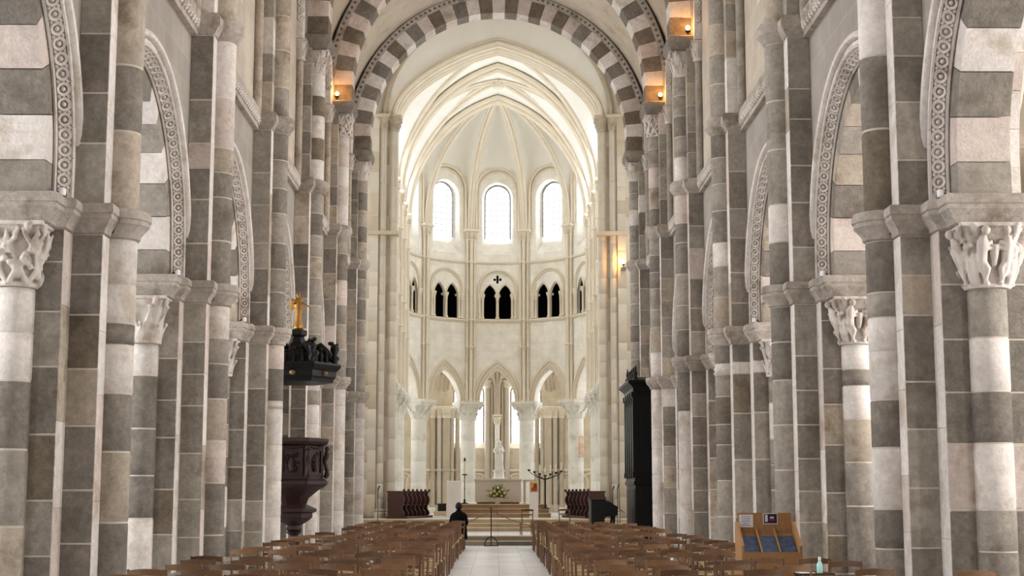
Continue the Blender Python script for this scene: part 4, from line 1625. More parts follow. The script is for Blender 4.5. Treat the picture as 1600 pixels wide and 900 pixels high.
# axial cluster between the two bright windows
for k, (du, dd, r, top) in enumerate(((0, -0.42, 0.13, 5.75), (-0.26, -0.2, 0.1, 8.2), (0.26, -0.2, 0.1, 8.2), (-0.52, -0.14, 0.16, 7.7), (0.52, -0.14, 0.16, 7.7))):
    p = ow(AXU + du * SCL, dd, 0)
    MB().lathe([(r + .06, ZCH), (r + .06, ZCH + .3), (r, ZCH + .4), (r, top - .4)], (p.x, p.y), 10).build('axial_shaft', ('column_white', 'cream_tan', 'cream_tan', 'cream', 'cream')[k], w, smooth=50)
    carved_part(capital(r, r * 1.7, 0.4, 'leaf', 61, False, 12), 'axial_capital', 'choir_trim', w, (p.x, p.y, top - .42))
    if k == 0:
        MB().outline([(p.x - .22, p.y - .22), (p.x + .22, p.y - .22), (p.x + .22, p.y + .22), (p.x - .22, p.y + .22)], [(0, top), (.04, top + .05), (.04, top + .1)]).build('axial_abacus', 'choir_trim', w)
        for e in (-0.09, 0.09, 0):
            MB().tube([(p.x + e, p.y + (0 if e else -.06), top + .1), (p.x + e, p.y, top + 1.6), (p.x + e * 4, p.y - .5, top + 2.9)], 0.08, 7).build('axial_rib', 'cream_tan', w, smooth=60)

# ambulatory vault with ribs


def amb_z(u, v):
    bar = 3.3 * sqrt(max(0, 1 - (2 * v - 1) ** 2))
    bi = max(i for i in range(len(BND) - 1) if BND[i] <= u + 1e-6)
    m, hw = (BND[bi] + BND[bi + 1]) / 2, (BND[bi + 1] - BND[bi]) / 2
    x = abs(u - m)
    cr = (2.7 + 0.8 * v) * arch_z(x, hw * 0.92, 2.2) / 2.2 if x < hw * 0.92 else 0
    return ZCO + max(bar, cr)


def amb_p(u, v, dz=0.0):
    d0 = TOUT + (RO - RR - TOUT) * v
    q = cw(u, d0, 0)
    return Vector((q.x, q.y, amb_z(u, v) + dz))


mb = MB()
NV = 12
uu = sorted({round(x, 4) for b in range(len(BND) - 1) for x in [BND[b] + (BND[b + 1] - BND[b]) * i / 8 for i in range(9)]})
vs, fs = [], []
for u in uu:
    for j in range(NV + 1):
        v = 0.5 - 0.5 * cos(pi * j / NV)
        vs.append(tuple(amb_p(min(u, LT - 1e-4), v)))
for i in range(len(uu) - 1):
    for j in range(NV):
        k = i * (NV + 1) + j
        fs.append((k, k + 1, k + NV + 2, k + NV + 1))
mb.add(vs, fs)
amv = mb.build('ceiling', 'choir_beige', smooth=45)
tag(amv, 'beige ribbed vault of the ambulatory behind the arcade', 'ceiling', kind='structure')
for bi in range(1, len(BND) - 1):
    b = BND[bi]
    for du in (-0.13, 0.13, 0):
        P = []
        for j in range(19):
            v = 0.02 + 0.96 * j / 18
            d0 = TOUT + (RO - RR - TOUT) * v
            q = cw(b + du * (1 - .3 * v), d0, 0)
            P.append((q.x, q.y, ZCO + (3.2 if du else 3.08) * sqrt(max(0, 1 - (2 * v - 1) ** 2)) - (.0 if du else .05)))
        MB().tube(P, 0.13, 7).build('rib', 'cream_tan', amv, smooth=60)
for bi in range(4, 9):
    for sg in (-1, 1):
        P = []
        for j in range(17):
            v = 0.03 + 0.94 * j / 16
            t = v if sg > 0 else 1 - v
            u = BND[bi] + (BND[bi + 1] - BND[bi]) * t
            d0 = TOUT + (RO - RR - TOUT) * v
            q = cw(u, d0, 0)
            P.append((q.x, q.y, ZCO + 3.25 * sqrt(max(0, 1 - abs(2 * v - 1) ** 2.2)) - .02))
        MB().tube(P, 0.1, 7).build('diagonal_rib', 'cream_tan', amv, smooth=60)
# roof over the ambulatory
MB().box(-12.5, 12.5, 60.0, 82.0, 22.6, 22.8).build('roof_slab', 'choir_vault', amv)

# ================================================================== FURNISHINGS
RX = lambda a: Matrix.Rotation(a, 4, 'X')
RZ = lambda a: Matrix.Rotation(a, 4, 'Z')

# ---- rush-seated chairs (local: sitter looks along +y)
CH_P = []
b = MB()
b.rings([[(-.185, -.17, z), (.185, -.17, z), (.205, .19, z), (-.205, .19, z)] for z in (.435, .45)] +
        [[(-.17, -.155, .468), (.17, -.155, .468), (.19, .175, .468), (-.19, .175, .468)]])
CH_P.append(('seat', b.mesh('seat', 'rush')))
for nm, z0, z1, yy, hw, crown in (('top_rail', .79, .85, -.235, .188, .016), ('cross_rail', .655, .695, -.214, .18, .01)):
    b = MB()
    R = []
    for i in range(7):
        q = -1 + 2 * i / 6
        x = hw * q
        dy = -.03 * (1 - q * q)
        up = crown * (1 - q * q)
        R.append([(x, yy + dy - .009, z0 + up * .6), (x, yy + dy + .009, z0 + up * .6), (x, yy + dy + .007, z1 + up), (x, yy + dy - .007, z1 + up)])
    b.rings(R)
    CH_P.append((nm, b.mesh(nm, 'chair_wood', 40)))
b = MB().tube([(0, -.165, 0), (0, -.17, .25), (0, -.178, .45), (.006, -.2, .65), (.014, -.235, .86)], [.015, .018, .019, .017, .013], 6)
leg_rear = b.mesh('leg_rear', 'chair_wood', 60)
leg_front = MB().tube([(0, .17, 0), (0, .17, .25), (0, .17, .45)], [.014, .018, .02], 6).mesh('leg_front', 'chair_wood', 60)
str_side = MB().tube([(0, -.17, 0), (0, .17, 0)], .011, 5).mesh('stretcher_side', 'chair_wood', 60)
str_cross = MB().tube([(-.185, 0, 0), (.185, 0, 0)], .011, 5).mesh('stretcher_cross', 'chair_wood', 60)
CHAIR_PARTS = [(n, m, (0, 0, 0), (1, 1, 1)) for n, m in CH_P]
for sg in (-1, 1):
    CHAIR_PARTS.append(('leg', leg_rear, (sg * .178, 0, 0), (sg, 1, 1)))
    CHAIR_PARTS.append(('leg', leg_front, (sg * .186, 0, 0), (1, 1, 1)))
    CHAIR_PARTS.append(('stretcher', str_side, (sg * .183, 0, .2), (1, 1, 1)))
    CHAIR_PARTS.append(('stretcher', str_cross, (0, .17 if sg > 0 else -.172, .26), (1, 1, 1)))


def chair(label, x, y, z, rz, group):
    t = thing('rush_seated_chair', label, 'chair', (x, y, z), rz, group)
    for n, m, l, s in CHAIR_PARTS:
        inst(n, m, t, l, scale=s)
    return t


cr = random.Random(5)
NROW = 30
spots = []
for r in range(NROW):
    y = 13.4 + r * 1.13
    for s in (-1, 1):
        ph_ = cr.uniform(-.06, .06)
        for i in range(5):
            x = s * (1.24 + 0.585 * i) + (ph_ if i else 0) + cr.uniform(-.05, .05) * (1 if i else .5)
            yy = y + cr.uniform(-.13, .13) + (0.0 if s > 0 else 0.2)
            rz = max(-.2, min(.2, cr.gauss(0, .08)))
            drop = cr.random() < (0.16 if i < 3 else 0.3) and i > 0
            if s > 0 and x > 2.3 and 15.0 < yy < 20.3:
                drop = True
            if s > 0 and x > 2.2 and yy > 44.6:
                drop = True
            if s < 0 and x < -3.2 and 33.0 < yy < 35.8:
                drop = True
            if s > 0 and x > 3.4 and yy > 42.7:
                drop = True
            if s < 0 and i == 0 and r == NROW - 1:
                x, yy, rz = -1.2, 46.3, 0.0
                drop = False
            if not drop:
                x = max(-3.82, min(3.82, x))
                spots.append((yy, x, rz, r, i, s))
for k, (yy, x, rz, r, i, s) in enumerate(spots):
    lab = 'brown wooden chair, %s block, %s row from the front, %s from the aisle' % (SIDE[s], ORD[NROW - 1 - r], ORD[i])
    chair(lab, x, yy, 0, rz, 'rush-seated chairs in rows in the nave')
chair('lone brown wooden chair standing by the nearest right pier', 4.7, 15.4, 0, .08, 'single chairs')
for (cx, cy, ca, cl) in ((2.72, 17.85, .1, 'to the left of the leaflet stand, second row before it'), (2.66, 15.75, -.05, 'front left of the small table'),
                         (3.1, 16.55, .06, 'directly before the small table with the bottle'), (3.22, 18.62, -.08, 'directly before the leaflet stand'),
                         (3.74, 18.5, .05, 'before the right end of the leaflet stand'), (3.92, 17.75, .1, 'to the right of the teal bottle'),
                         (3.82, 15.85, -.06, 'nearest to the first right pier'), (2.6, 19.6, .1, 'beside the left end of the leaflet stand'),
                         (2.5, 16.85, .0, 'left of the small table in the right block')):
    chair('brown wooden chair ' + cl, cx, cy, 0, ca, 'chairs around the leaflet stand')
chair('lone brown wooden chair on the white crossing platform beside the rope', .96, 51.1, 0.3, .12, 'single chairs')
chair('lone dark wooden chair on the crossing platform near the black console', 2.3, 52.4, 0.3, -.05, 'single chairs')

# ---- leaflet stand
t = thing('leaflet_stand', 'light oak leaflet stand with blue leaflets among the right chairs', 'display stand', (3.4, 19.4, 0), 0)
hw = .365
for sg in (-1, 1):
    pl = [(-.26, 0), (.26, 0), (.26, 1.27), (.16, 1.27), (-.26, .98)]
    MB().rings([[(x, y, z) for y, z in pl] for x in (sg * hw - .018, sg * hw + .018)]).build('side_panel', 'oak', t)
MB().box(-hw + .018, hw - .018, .235, .26, .05, 1.385).build('back_panel', 'oak', t)
MB().box(-hw + .018, hw - .018, -.25, -.225, .05, .86).build('front_panel', 'oak', t)
MB().rings([[(x, -.25, .86), (x, -.25, .9), (x, -.225, .9), (x, -.225, .86)] for x in (-hw + .018, hw - .018)]).build('front_lip', 'oak', t)
MB().rings([[(x, -.225, .8), (x, .235, 1.1), (x, .235, 1.125), (x, -.225, .825)] for x in (-hw + .018, hw - .018)]).build('sloping_tray', 'oak', t)
for i in (-1, 1):
    MB().rings([[(x, -.225, .82), (x, .235, 1.12), (x, .235, 1.2), (x, -.225, .9)] for x in (i * .116 - .01, i * .116 + .01)]).build('divider', 'oak', t)
for i in (-1, 0, 1):
    x0 = i * .232
    sl = .3 / .46
    MB().rings(
               [[(x0 - .1, y, .829 + (y + .225) * sl), (x0 + .1, y, .829 + (y + .225) * sl), (x0 + .1, y, .862 + (y + .225) * sl), (x0 - .1, y, .862 + (y + .225) * sl)] for y in (-.2, .13)]
               ).build('leaflet_pile', 'blue_card', t)
nt = MB().box(-.33, -.15, .228, .234, 1.2, 1.36).build('notice', 'paper', t)
for k in range(6):
    wv = (.06, .066, .05, .064, .03, .06)[k]
    MB().box(-.24 - wv, -.24 + wv, .2265, .2285, 1.335 - k * .022, 1.341 - k * .022).build('text_line', 'ink', nt)
pc = MB().box(-.02, .17, .228, .234, 1.24, 1.38).build('picture_card', 'print_white', t)
MB().box(-.01, .16, .2265, .2285, 1.25, 1.37).build('picture_ground', 'print_dark', pc)
MB().box(.005, .04, .225, .227, 1.27, 1.36).build('picture_figure', 'print_white', pc)
MB().box(.06, .13, .225, .227, 1.285, 1.31).build('picture_shape', 'print_red', pc)
MB().box(.07, .12, .225, .227, 1.315, 1.335).build('picture_shape', 'print_white', pc)

# ---- small table with a bottle
t = thing('side_table', 'small dark wooden table in front of the leaflet stand', 'table', (3.5, 17.12, 0), .04)
MB().box(-.2, .2, -.14, .14, .72, .745).build('table_top', 'dark_wood', t)
for sx in (-1, 1):
    for sy in (-1, 1):
        MB().box(sx * .17 - .016, sx * .17 + .016, sy * .11 - .016, sy * .11 + .016, 0, .72).build('leg', 'dark_wood', t)
o = MB().box(-.08, .08, -.11, .11, 0, .006).build('paper_sheet', 'paper', None, (3.4, 17.12, .745), rotz=.1)
tag(o, 'white paper sheet lying on the small table', 'paper')
t = thing('spray_bottle', 'small pale teal bottle with white cap on the small table', 'bottle', (3.56, 17.1, .745))
MB().lathe([(.03, 0), (.034, .01), (.034, .09), (.022, .12), (.014, .13), (.014, .14)], n=12).build('bottle_body', 'bottle_teal', t, smooth=50)
MB().lathe([(.016, .14), (.018, .15), (.016, .175), (.008, .18)], n=10).build('cap', 'white_plastic', t, smooth=50)


def hexa(R, n=6, ph=0.0):
    return [(R * cos(ph + 2 * pi * i / n), R * sin(ph + 2 * pi * i / n)) for i in range(n)]


def statue(kind='robed'):
    """standing figure about 1 unit high, carved as one mass (to be remeshed)"""
    m = MB()
    m.rings([[(rx * cos(2 * pi * j / 14) * (1 + .06 * cos(5 * 2 * pi * j / 14)) + ox, ry * sin(2 * pi * j / 14), z) for j in range(14)] for rx, ry, z, ox in
             ((.15, .12, 0, 0), (.16, .13, .04, 0), (.13, .11, .2, .01), (.125, .1, .38, .02), (.13, .1, .5, .02), (.1, .08, .6, .01), (.125, .085, .7, 0), (.135, .08, .77, 0), (.06, .05, .82, 0), (.04, .04, .85, 0))])
    m.sphere((0, -.01, .91), .07, 10, 8, (.85, 1, 1.2))
    return m


# ---- pulpit
PX, PY = -4.56, 33.9
t = thing('pulpit', 'dark carved wooden pulpit with gilt-topped canopy by the left arcade', 'pulpit', (PX, PY, 0), 0)
ph = pi / 6
H0 = hexa(.66, 6, 0)
MB().lathe([(.3, 0), (.3, .1), (.12, .2), (.1, .5), (.16, .62), (.1, .74), (.2, .82)], n=12).build('post', 'dark_wood', t, smooth=50)
MB().outline(H0, [(-.5, .78), (-.42, .86), (-.44, .95), (-.3, 1.05), (-.22, 1.13), (-.22, 1.22), (-.14, 1.26), (-.14, 1.32), (-.34, 1.42), (-.3, 1.55), (-.12, 1.72), (.0, 1.8), (.06, 1.86), (.06, 1.92), (.0, 1.98)]).build(
    'corbel', 'dark_wood', t, smooth=35)
MB().outline(H0, [(-.03, 1.96), (-.03, 2.72)]).build('drum', 'dark_wood', t)
MB().outline(H0, [(-.03, 2.7), (.04, 2.74), (.07, 2.8), (.07, 2.86), (.02, 2.88)]).build('handrail', 'dark_wood', t)
prn = random.Random(3)
for k in range(6):
    a = ph + k * pi / 3
    ap = .66 * cos(pi / 6) - .03
    M = RZ(a + pi / 2) @ Matrix.Translation((0, -ap, 0))
    fr = MB()
    for (x0, x1, z0, z1) in ((-.24, .24, 2.05, 2.1), (-.24, .24, 2.6, 2.65), (-.24, -.19, 2.1, 2.6), (.19, .24, 2.1, 2.6)):
        fr.box(x0, x1, -.035, .01, z0, z1)
    fr.v = [tuple(M @ Vector(p)) for p in fr.v]
    po = fr.build('panel_frame', 'dark_wood', t)
    rl = MB()
    for q in range(26):
        rl.sphere(M @ Vector((prn.uniform(-.14, .14), -.005, prn.uniform(2.16, 2.55))), prn.uniform(.02, .045), 6, 5)
    rl.sphere(M @ Vector((0, -.01, 2.48)), .045, 8, 6)
    rl.tube([M @ Vector(p) for p in ((0, -.01, 2.42), (-.02, -.02, 2.3), (.01, -.01, 2.15))], [.06, .07, .08], 8)
    tag(rl.build('carved_relief', 'dark_wood', po, smooth=60), kind='stuff')
    # garland under the rail and corner figure
    MB().tube([M @ Vector((x, -.03, 2.7 - .05 * (1 - (x / .25) ** 2))) for x in (-.25, -.15, -.05, .05, .15, .25)], [.02, .03, .035, .035, .03, .02], 6).build('garland', 'dark_wood', t, smooth=60)
    c = Vector((.66 * cos(k * pi / 3), .66 * sin(k * pi / 3), 0))
    e = c.normalized()
    m = MB()
    P = [c + e * d + Vector((0, 0, z)) for d, z in ((.0, 2.0), (.05, 2.06), (.06, 2.15), (.02, 2.28), (.0, 2.36), (.03, 2.46), (.05, 2.54), (.02, 2.6))]
    m.tube(P, [.05, .06, .05, .04, .045, .06, .06, .03], 7)
    m.sphere(c + e * .05 + Vector((0, 0, 2.65)), .055, 8, 6)
    m.build('corner_figure', 'dark_wood', t, smooth=60)
MB().box(-.82, -.52, .2, .84, .6, 4.2).build('back_board', 'dark_wood', t)
MB().box(-.8, -.6, .84, 1.07, 1.9, 2.9).build('wall_anchor', 'dark_wood', t)
# canopy
HC = hexa(.86, 6, 0)
cnp = MB().outline(HC, [(-.2, 4.1), (-.04, 4.12), (-.02, 4.2), (.02, 4.24), (.02, 4.36), (.1, 4.44), (.12, 4.5), (.1, 4.54), (-.1, 4.56)]).build('canopy', 'organ_wood', t, smooth=30)
MB().outline(HC, [(-.1, 4.54), (-.16, 4.7), (-.34, 4.84), (-.5, 4.9), (-.52, 5.0), (-.58, 5.02), (-.62, 5.16), (-.56, 5.2), (-.56, 5.3), (-.7, 5.36)]).build('dome', 'organ_wood', t, smooth=30)
for k in range(6):
    c = Vector((.86 * cos(k * pi / 3), .86 * sin(k * pi / 3), 0))
    e = c.normalized()
    m = MB()
    m.tube([c * q + Vector((0, 0, z)) for q, z in ((.45, 4.9), (.6, 4.96), (.75, 4.84), (.88, 4.66), (1.0, 4.6), (1.06, 4.68), (1.0, 4.74))], [.07, .085, .08, .075, .07, .05, .03], 7)
    m.tube([c * .98 + Vector((0, 0, z)) for z in (4.54, 4.64, 4.74, 4.86, 4.93, 4.98)], [.06, .09, .05, .1, .1, .04], 8)
    for q in range(9):
        m.sphere(c * prn.uniform(.86, 1.05) + Vector((prn.uniform(-.05, .05), prn.uniform(-.05, .05), prn.uniform(4.88, 5.06))), prn.uniform(.03, .055), 6, 5)
    m.build('scroll_bracket', 'organ_wood', t, smooth=60)
    a = ph + k * pi / 3
    MB().sphere(Vector((cos(a), sin(a), 0)) * (.86 * cos(pi / 6) + .03) + Vector((0, 0, 4.3)), .07, 8, 6, (1, 1, .8)).build('gilt_badge', 'gilt_dull', cnp, smooth=60)
    for q in (-1, 0, 1):
        pp = Vector((cos(a), sin(a), 0)) * .66 + Vector((-sin(a), cos(a), 0)) * q * .2
        m = MB()
        m.tube([pp + Vector((0, 0, z)) for z in (4.56, 4.7, 4.82 - .05 * abs(q))], [.06, .05, .025], 6)
        m.sphere(pp + Vector((0, 0, 4.84 - .05 * abs(q))), .045, 6, 5)
        m.build('finial', 'organ_wood', t, smooth=60)
g = statue()
g.v = [(x * (.95 if z > .5 else .7), y * .9, z) for x, y, z in g.v]
g.tube([(.06, 0, .74), (.16, -.04, .66), (.28, -.06, .6), (.36, -.06, .52)], [.035, .03, .025, .02], 6)      # outstretched arm
g.tube([(-.06, 0, .74), (-.14, -.08, .66), (-.06, -.12, .72)], [.035, .03, .025], 6)
g.tube([(.05, 0, .2), (.1, -.04, .1), (.12, .02, .0)], [.05, .035, .03], 6)
for sgn in (-1, 1):
    for q in range(5):
        g.tube([(sgn * .04, .06, .74 - q * .03), (-.1 + sgn * .1, .1, .82 - q * .07), (-.1 + sgn * (.14 - .015 * q), .12, .66 - q * .08)], [.025, .03, .012], 5)
g.v = [(x * .86, y * .86, z * .86 + 5.34) for x, y, z in g.v]
o = carved_part(g, 'gilt_figure', 'gold', t, (0, 0, 0), .018)
o['label'] = 'gilded winged figure with outstretched arm'

# ---- choir organ case
t = thing('organ_case', 'tall black wooden organ case standing in the right arcade', 'organ', (4.62, 45.4, 0), 0)
x0, x1, y0, y1 = -.64, .5, -1.45, 1.5
MB().box(x0, x1, y0, y1, 0, 2.0).build('base_case', 'organ_wood', t)
MB().box(x0 + .04, x1, y0 + .04, y1 - .04, 2.0, 4.7).build('upper_case', 'organ_wood', t)
PLO = [(x0, y0), (x1, y0), (x1, y1), (x0, y1)]
MB().outline(PLO, [(0, 1.9), (.05, 1.94), (.05, 2.02), (.02, 2.05), (.02, 2.12), (0, 2.14)]).build('belt_moulding', 'organ_wood', t, smooth=30)
MB().outline(PLO, [(0, 0), (.06, 0), (.06, .22), (0, .28)]).build('plinth', 'organ_wood', t)
MB().outline(PLO, [(-.02, 4.6), (.05, 4.66), (.05, 4.74), (.14, 4.84), (.2, 4.88), (.2, 4.96), (.14, 4.98), (-.1, 5.06)]).build('cornice', 'organ_wood', t, smooth=30)
for k in range(5):
    y = y0 + .12 + k * (y1 - y0 - .24) / 4
    m = MB().box(x0 - .06, x0 + .06, y - .1, y + .1, 2.14, 4.46)
    m.box(x0 - .1, x0 + .06, y - .13, y + .13, 4.46, 4.62)
    m.box(x0 - .08, x0 + .06, y - .12, y + .12, 2.14, 2.3)
    m.build('pilaster', 'organ_wood', t)
    MB().lathe([(.09, 5.0), (.05, 5.08), (.08, 5.16), (.03, 5.24), (.045, 5.32), (.01, 5.4 + (.12 if k == 4 else 0))], (x0 + .05, y), 8).build('finial', 'organ_wood', t, smooth=50)
    if k < 4:
        yb = y + (y1 - y0 - .24) / 8
        for q in range(5):
            yy = yb + (q - 2) * .13
            MB().lathe([(.02, 2.2), (.05, 2.5), (.05, 4.3 - .1 * abs(q - 2)), (.045, 4.32 - .1 * abs(q - 2))], (x0 - .0, yy), 8).build('pipe', 'organ_wood', t, smooth=50)
        m = MB().box(x0 - .02, x0 + .02, yb - .3, yb + .3, .4, 1.8)
        m.build('panel', 'organ_wood', t)
for (xa, za, zb) in ((-.3, .4, 1.8), (.2, .4, 1.8), (-.3, 2.3, 4.5), (.2, 2.3, 4.5)):
    MB().box(xa - .2, xa + .2, y0 - .015 if za < 2 else y0 + .02, y0 + .06, za, zb).build('side_panel', 'organ_wood', t)

# ---- black console with a sloping lid
t = thing('keyboard_console', 'black upright keyboard console in front of the organ', 'console', (2.98, 46.0, 0), 0)
MB().outline([(-.2, -.6), (.2, -.6), (.2, .6), (-.2, .6)], [(0, 0), (0, 1.46), (.02, 1.48), (.02, 1.51)]).build('body', 'black', t)
MB().rings([[(.2, y, 1.16), (.6, y, 1.1), (.6, y, 1.28), (.2, y, 1.5)] for y in (-.6, .6)]).build('sloping_lid', 'black', t)
MB().rings([[(.2, y, .98), (.58, y, 1.02), (.58, y, 1.12), (.2, y, 1.18)] for y in (-.58, .58)]).build('key_bed', 'black', t)
for sg in (-1, 1):
    MB().box(.2, .5, sg * .55 - .05, sg * .55 + .05, 0, .1).build('foot', 'black', t)
    MB().tube([(.42, sg * .5, .1), (.45, sg * .5, .6), (.5, sg * .5, 1.02)], .035, 6).build('leg', 'black', t, smooth=60)


def mic(label, x, y, z, h, boom=0.0, rz=0.0):
    t = thing('microphone_stand', label, 'microphone stand', (x, y, z), rz, 'microphone stands')
    MB().lathe([(.14, 0), (.14, .02), (.03, .035), (.018, .05)], n=14).build('base', 'black', t, smooth=40)
    MB().tube([(0, 0, .03), (0, 0, h)], .012, 6).build('pole', 'iron', t)
    if boom:
        MB().tube([(-.15, 0, h - .12), (boom, 0, h + .3)], .011, 6).build('boom', 'black', t)
    m = MB().tube([(boom, 0, h + (.3 if boom else 0)), (boom + .04, 0, h + (.36 if boom else .1))], [.02, .022], 8)
    m.sphere((boom + .045, 0, h + (.37 if boom else .12)), .028, 8, 6)
    m.build('microphone', 'black', t, smooth=60)


mic('thin microphone stand, the left one of the pair beside the right crossing pier', 3.98, 52.6, .3, 1.5)
mic('thin microphone stand, the right one of the pair beside the right crossing pier', 4.2, 53.3, .3, 1.55)
mic('slanting boom microphone stand beside the organ case', 3.86, 48.1, 0, 1.2, .45, pi * .9)
mic('thin microphone stand in front of the left crossing pier', -4.05, 51.3, .3, 1.5)

# ---- choir stalls


def stalls(side, label, x0, y0, x1, y1, n):
    d = Vector((x1 - x0, y1 - y0, 0))
    L = d.length
    rz = atan2(d.y, d.x)
    t = thing('choir_stalls', label, 'stalls', (x0, y0, ZCH), rz, 'choir stalls')
    # local: row along +x, seats open towards the axis (local -y on the left side, +y on the right)
    f = -1 if side < 0 else 1
    MB().box(0, L, *sorted((-f * .42, -f * .38)), 0, 1.02).build('back_panel', 'stall_wood', t)
    MB().box(-.02, L + .02, *sorted((-f * .46, -f * .2)), .98, 1.04).build('top_rail', 'stall_wood', t)
    MB().box(-.04, L + .04, *sorted((-f * .46, f * .36)), 0, .09).build('platform', 'stall_wood', t)
    for i in range(n + 1):
        x = L * i / n
        P = [(-.42, .09), (.18, .09), (.24, .14), (.22, .24), (.15, .34), (.14, .44), (.2, .56), (.24, .68), (.22, .8), (.16, .9), (.18, .98), (.22, 1.04), (-.42, 1.04)]
        m = MB().rings([[(xx, f * y, z) for y, z in P] for xx in (x - .035, x + .035)])
        m.build('stall_end', 'stall_wood', t)
        MB().sphere((x, f * .22, 1.07), .055, 8, 6).build('knob', 'stall_wood', t, smooth=60)
    for i in range(n):
        xm = L * (i + .5) / n
        MB().box(xm - L / n / 2 + .04, xm + L / n / 2 - .04, *sorted((-f * .36, f * .1)), .5, .54).build('seat', 'stall_wood', t)


stalls(-1, 'dark wooden choir stalls with scrolled ends, left of the altar', -3.75, 57.45, -2.95, 60.9, 6)
stalls(1, 'dark wooden choir stalls with scrolled ends, right of the altar', 3.65, 57.6, 2.95, 61.2, 6)

# ---- altar platform, altar and what stands about it
st = thing('altar_steps', 'three brown stone steps beneath the altar', 'steps', (0, 60.0, ZCH), kind='structure')
for i in range(3):
    so = MB().box(-2.0 + .06 * i, 2.1 - .06 * i, i * .36, 4.2, .175 * i, .175 * (i + 1) - .03).build('step', 'step_brown', st)
    MB().box(-2.03 + .06 * i, 2.13 - .06 * i, i * .36 - .03, 4.2, .175 * (i + 1) - .03, .175 * (i + 1)).build('tread', 'step_stone', so)
ZT3 = ZCH + .525
t = thing('altar', 'white stone block altar in the middle of the choir', 'altar', (.02, 62.9, ZT3))
MB().box(-.86, .88, -.32, .32, 0, .08).build('foot', 'step_brown', t)
MB().outline([(-.95, -.4), (.95, -.4), (.95, .4), (-.95, .4)], [(-.01, .07), (0, .08), (0, .93), (-.01, .94)]).build('block', 'altar_white', t)
MB().outline([(-.97, -.42), (.97, -.42), (.97, .42), (-.97, .42)], [(0, .94), (.01, .95), (.01, 1.02), (0, 1.03)]).build('table_top', 'altar_white', t)
t = thing('credence_table', 'narrow white stone side table right of the altar', 'table', (1.3, 63.5, ZT3))
MB().box(-.24, .24, -.2, .2, .92, 1.0).build('top', 'altar_white', t)
for sg in (-1, 1):
    MB().box(sg * .17 - .05, sg * .17 + .05, -.12, .12, 0, .92).build('leg', 'altar_white', t)
# flowers
t = thing('flower_arrangement', 'bouquet of pale yellow flowers in a white pot before the altar', 'flowers', (0, 61.85, ZT3))
MB().outline([(-.11, -.11), (.11, -.11), (.11, .11), (-.11, .11)], [(-.02, 0), (.01, .26), (-.01, .27)]).build('pot', 'altar_white', t)
fr = random.Random(8)
lv = MB()
lp = MB()
for i in range(420):
    a, el = fr.uniform(0, 2 * pi), fr.uniform(-.12, 1.5)
    Lh = fr.uniform(.24, .5) * (1 if el > .7 else 1.05)
    e = Vector((cos(a) * cos(el), sin(a) * cos(el) * .8, sin(el)))
    p = Vector((0, 0, .3)) + e * Lh * fr.uniform(.3, .9)
    q = p + (e + Vector((fr.uniform(-.5, .5), fr.uniform(-.5, .5), fr.uniform(-.4, .3)))).normalized() * fr.uniform(.1, .2)
    s_ = e.cross(Vector((fr.uniform(-1, 1), fr.uniform(-1, 1), fr.uniform(-1, 1)))).normalized() * fr.uniform(.012, .026)
    m = (p + q) / 2
    (lv if i % 3 else lp).add([p, m + s_, q, m - s_], [(0, 1, 2, 3)])
    if i % 4 == 0:
        lv.tube([(0, 0, .2), p * .6 + Vector((0, 0, .1)), q], .006, 4)
tag(lv.build('foliage', 'leaf', t, fix=False), kind='stuff')
tag(lp.build('pale_foliage', 'leaf_pale', t, fix=False), kind='stuff')
for i, (x, z) in enumerate(((-.26, .46), (-.13, .52), (.07, .5), (.02, .66), (.2, .58), (-.13, .33), (.16, .34), (-.02, .4), (.28, .44))):
    m = MB()
    c = Vector((x, -.26 + abs(x) * .4, z))
    m.sphere(c, .022, 8, 6)
    for k in range(8):
        a = 2 * pi * k / 8
        m.sphere(c + Vector((cos(a) * .032, .01, sin(a) * .032)), .022, 6, 5, (1, .5, 1))
    m.build('flower', 'petal', t, smooth=60)

t = thing('altar_candlestick', 'tall iron candlestick with a white candle left of the altar', 'candlestick', (-1.36, 62.7, ZT3))
MB().lathe([(.16, 0), (.16, .03), (.06, .06), (.035, .1), (.05, .16), (.02, .2)], n=14).build('base', 'iron', t, smooth=40)
MB().lathe([(.018, .15), (.018, .6), (.03, .62), (.018, .64), (.018, 1.18)], n=8).build('stem', 'iron', t, smooth=50)
MB().lathe([(.02, 1.16), (.11, 1.19), (.12, 1.22), (.04, 1.22)], n=12).build('drip_pan', 'iron', t, smooth=50)
MB().lathe([(.035, 1.22), (.035, 1.78), (.01, 1.79)], n=10).build('candle', 'candle_wax', t, smooth=40)
MB().lathe([(.03, 1.74), (.05, 1.79), (.03, 1.86), (.008, 1.92)], n=10).build('snuffer', 'iron', t, smooth=50)

t = thing('ambo', 'plain white stone reading desk left of the altar steps', 'lectern', (-1.72, 59.7, ZCH))
MB().outline([(-.28, -.16), (.28, -.16), (.28, .16), (-.28, .16)], [(-.01, 0), (0, .01), (0, 1.4), (-.01, 1.41)]).build('slab', 'altar_white', t)
MB().rings([[(x, -.16, 1.4), (x, .2, 1.4), (x, .2, 1.44), (x, -.16, 1.42)] for x in (-.28, .28)]).build('desk', 'altar_white', t)
t = thing('icon_pillar', 'slim white pillar carrying a small icon right of the altar', 'pillar', (1.42, 59.55, ZCH))
MB().outline([(-.17, -.14), (.17, -.14), (.17, .14), (-.17, .14)], [(-.01, 0), (0, .01), (0, .98), (-.01, 1.0)]).build('shaft', 'altar_white', t)
MB().box(-.17, .17, -.05, .14, 1.0, 1.42).build('head', 'altar_white', t)
ic = MB().box(-.14, .14, -.08, -.05, 1.03, 1.39).build('icon', 'icon_gold', t)
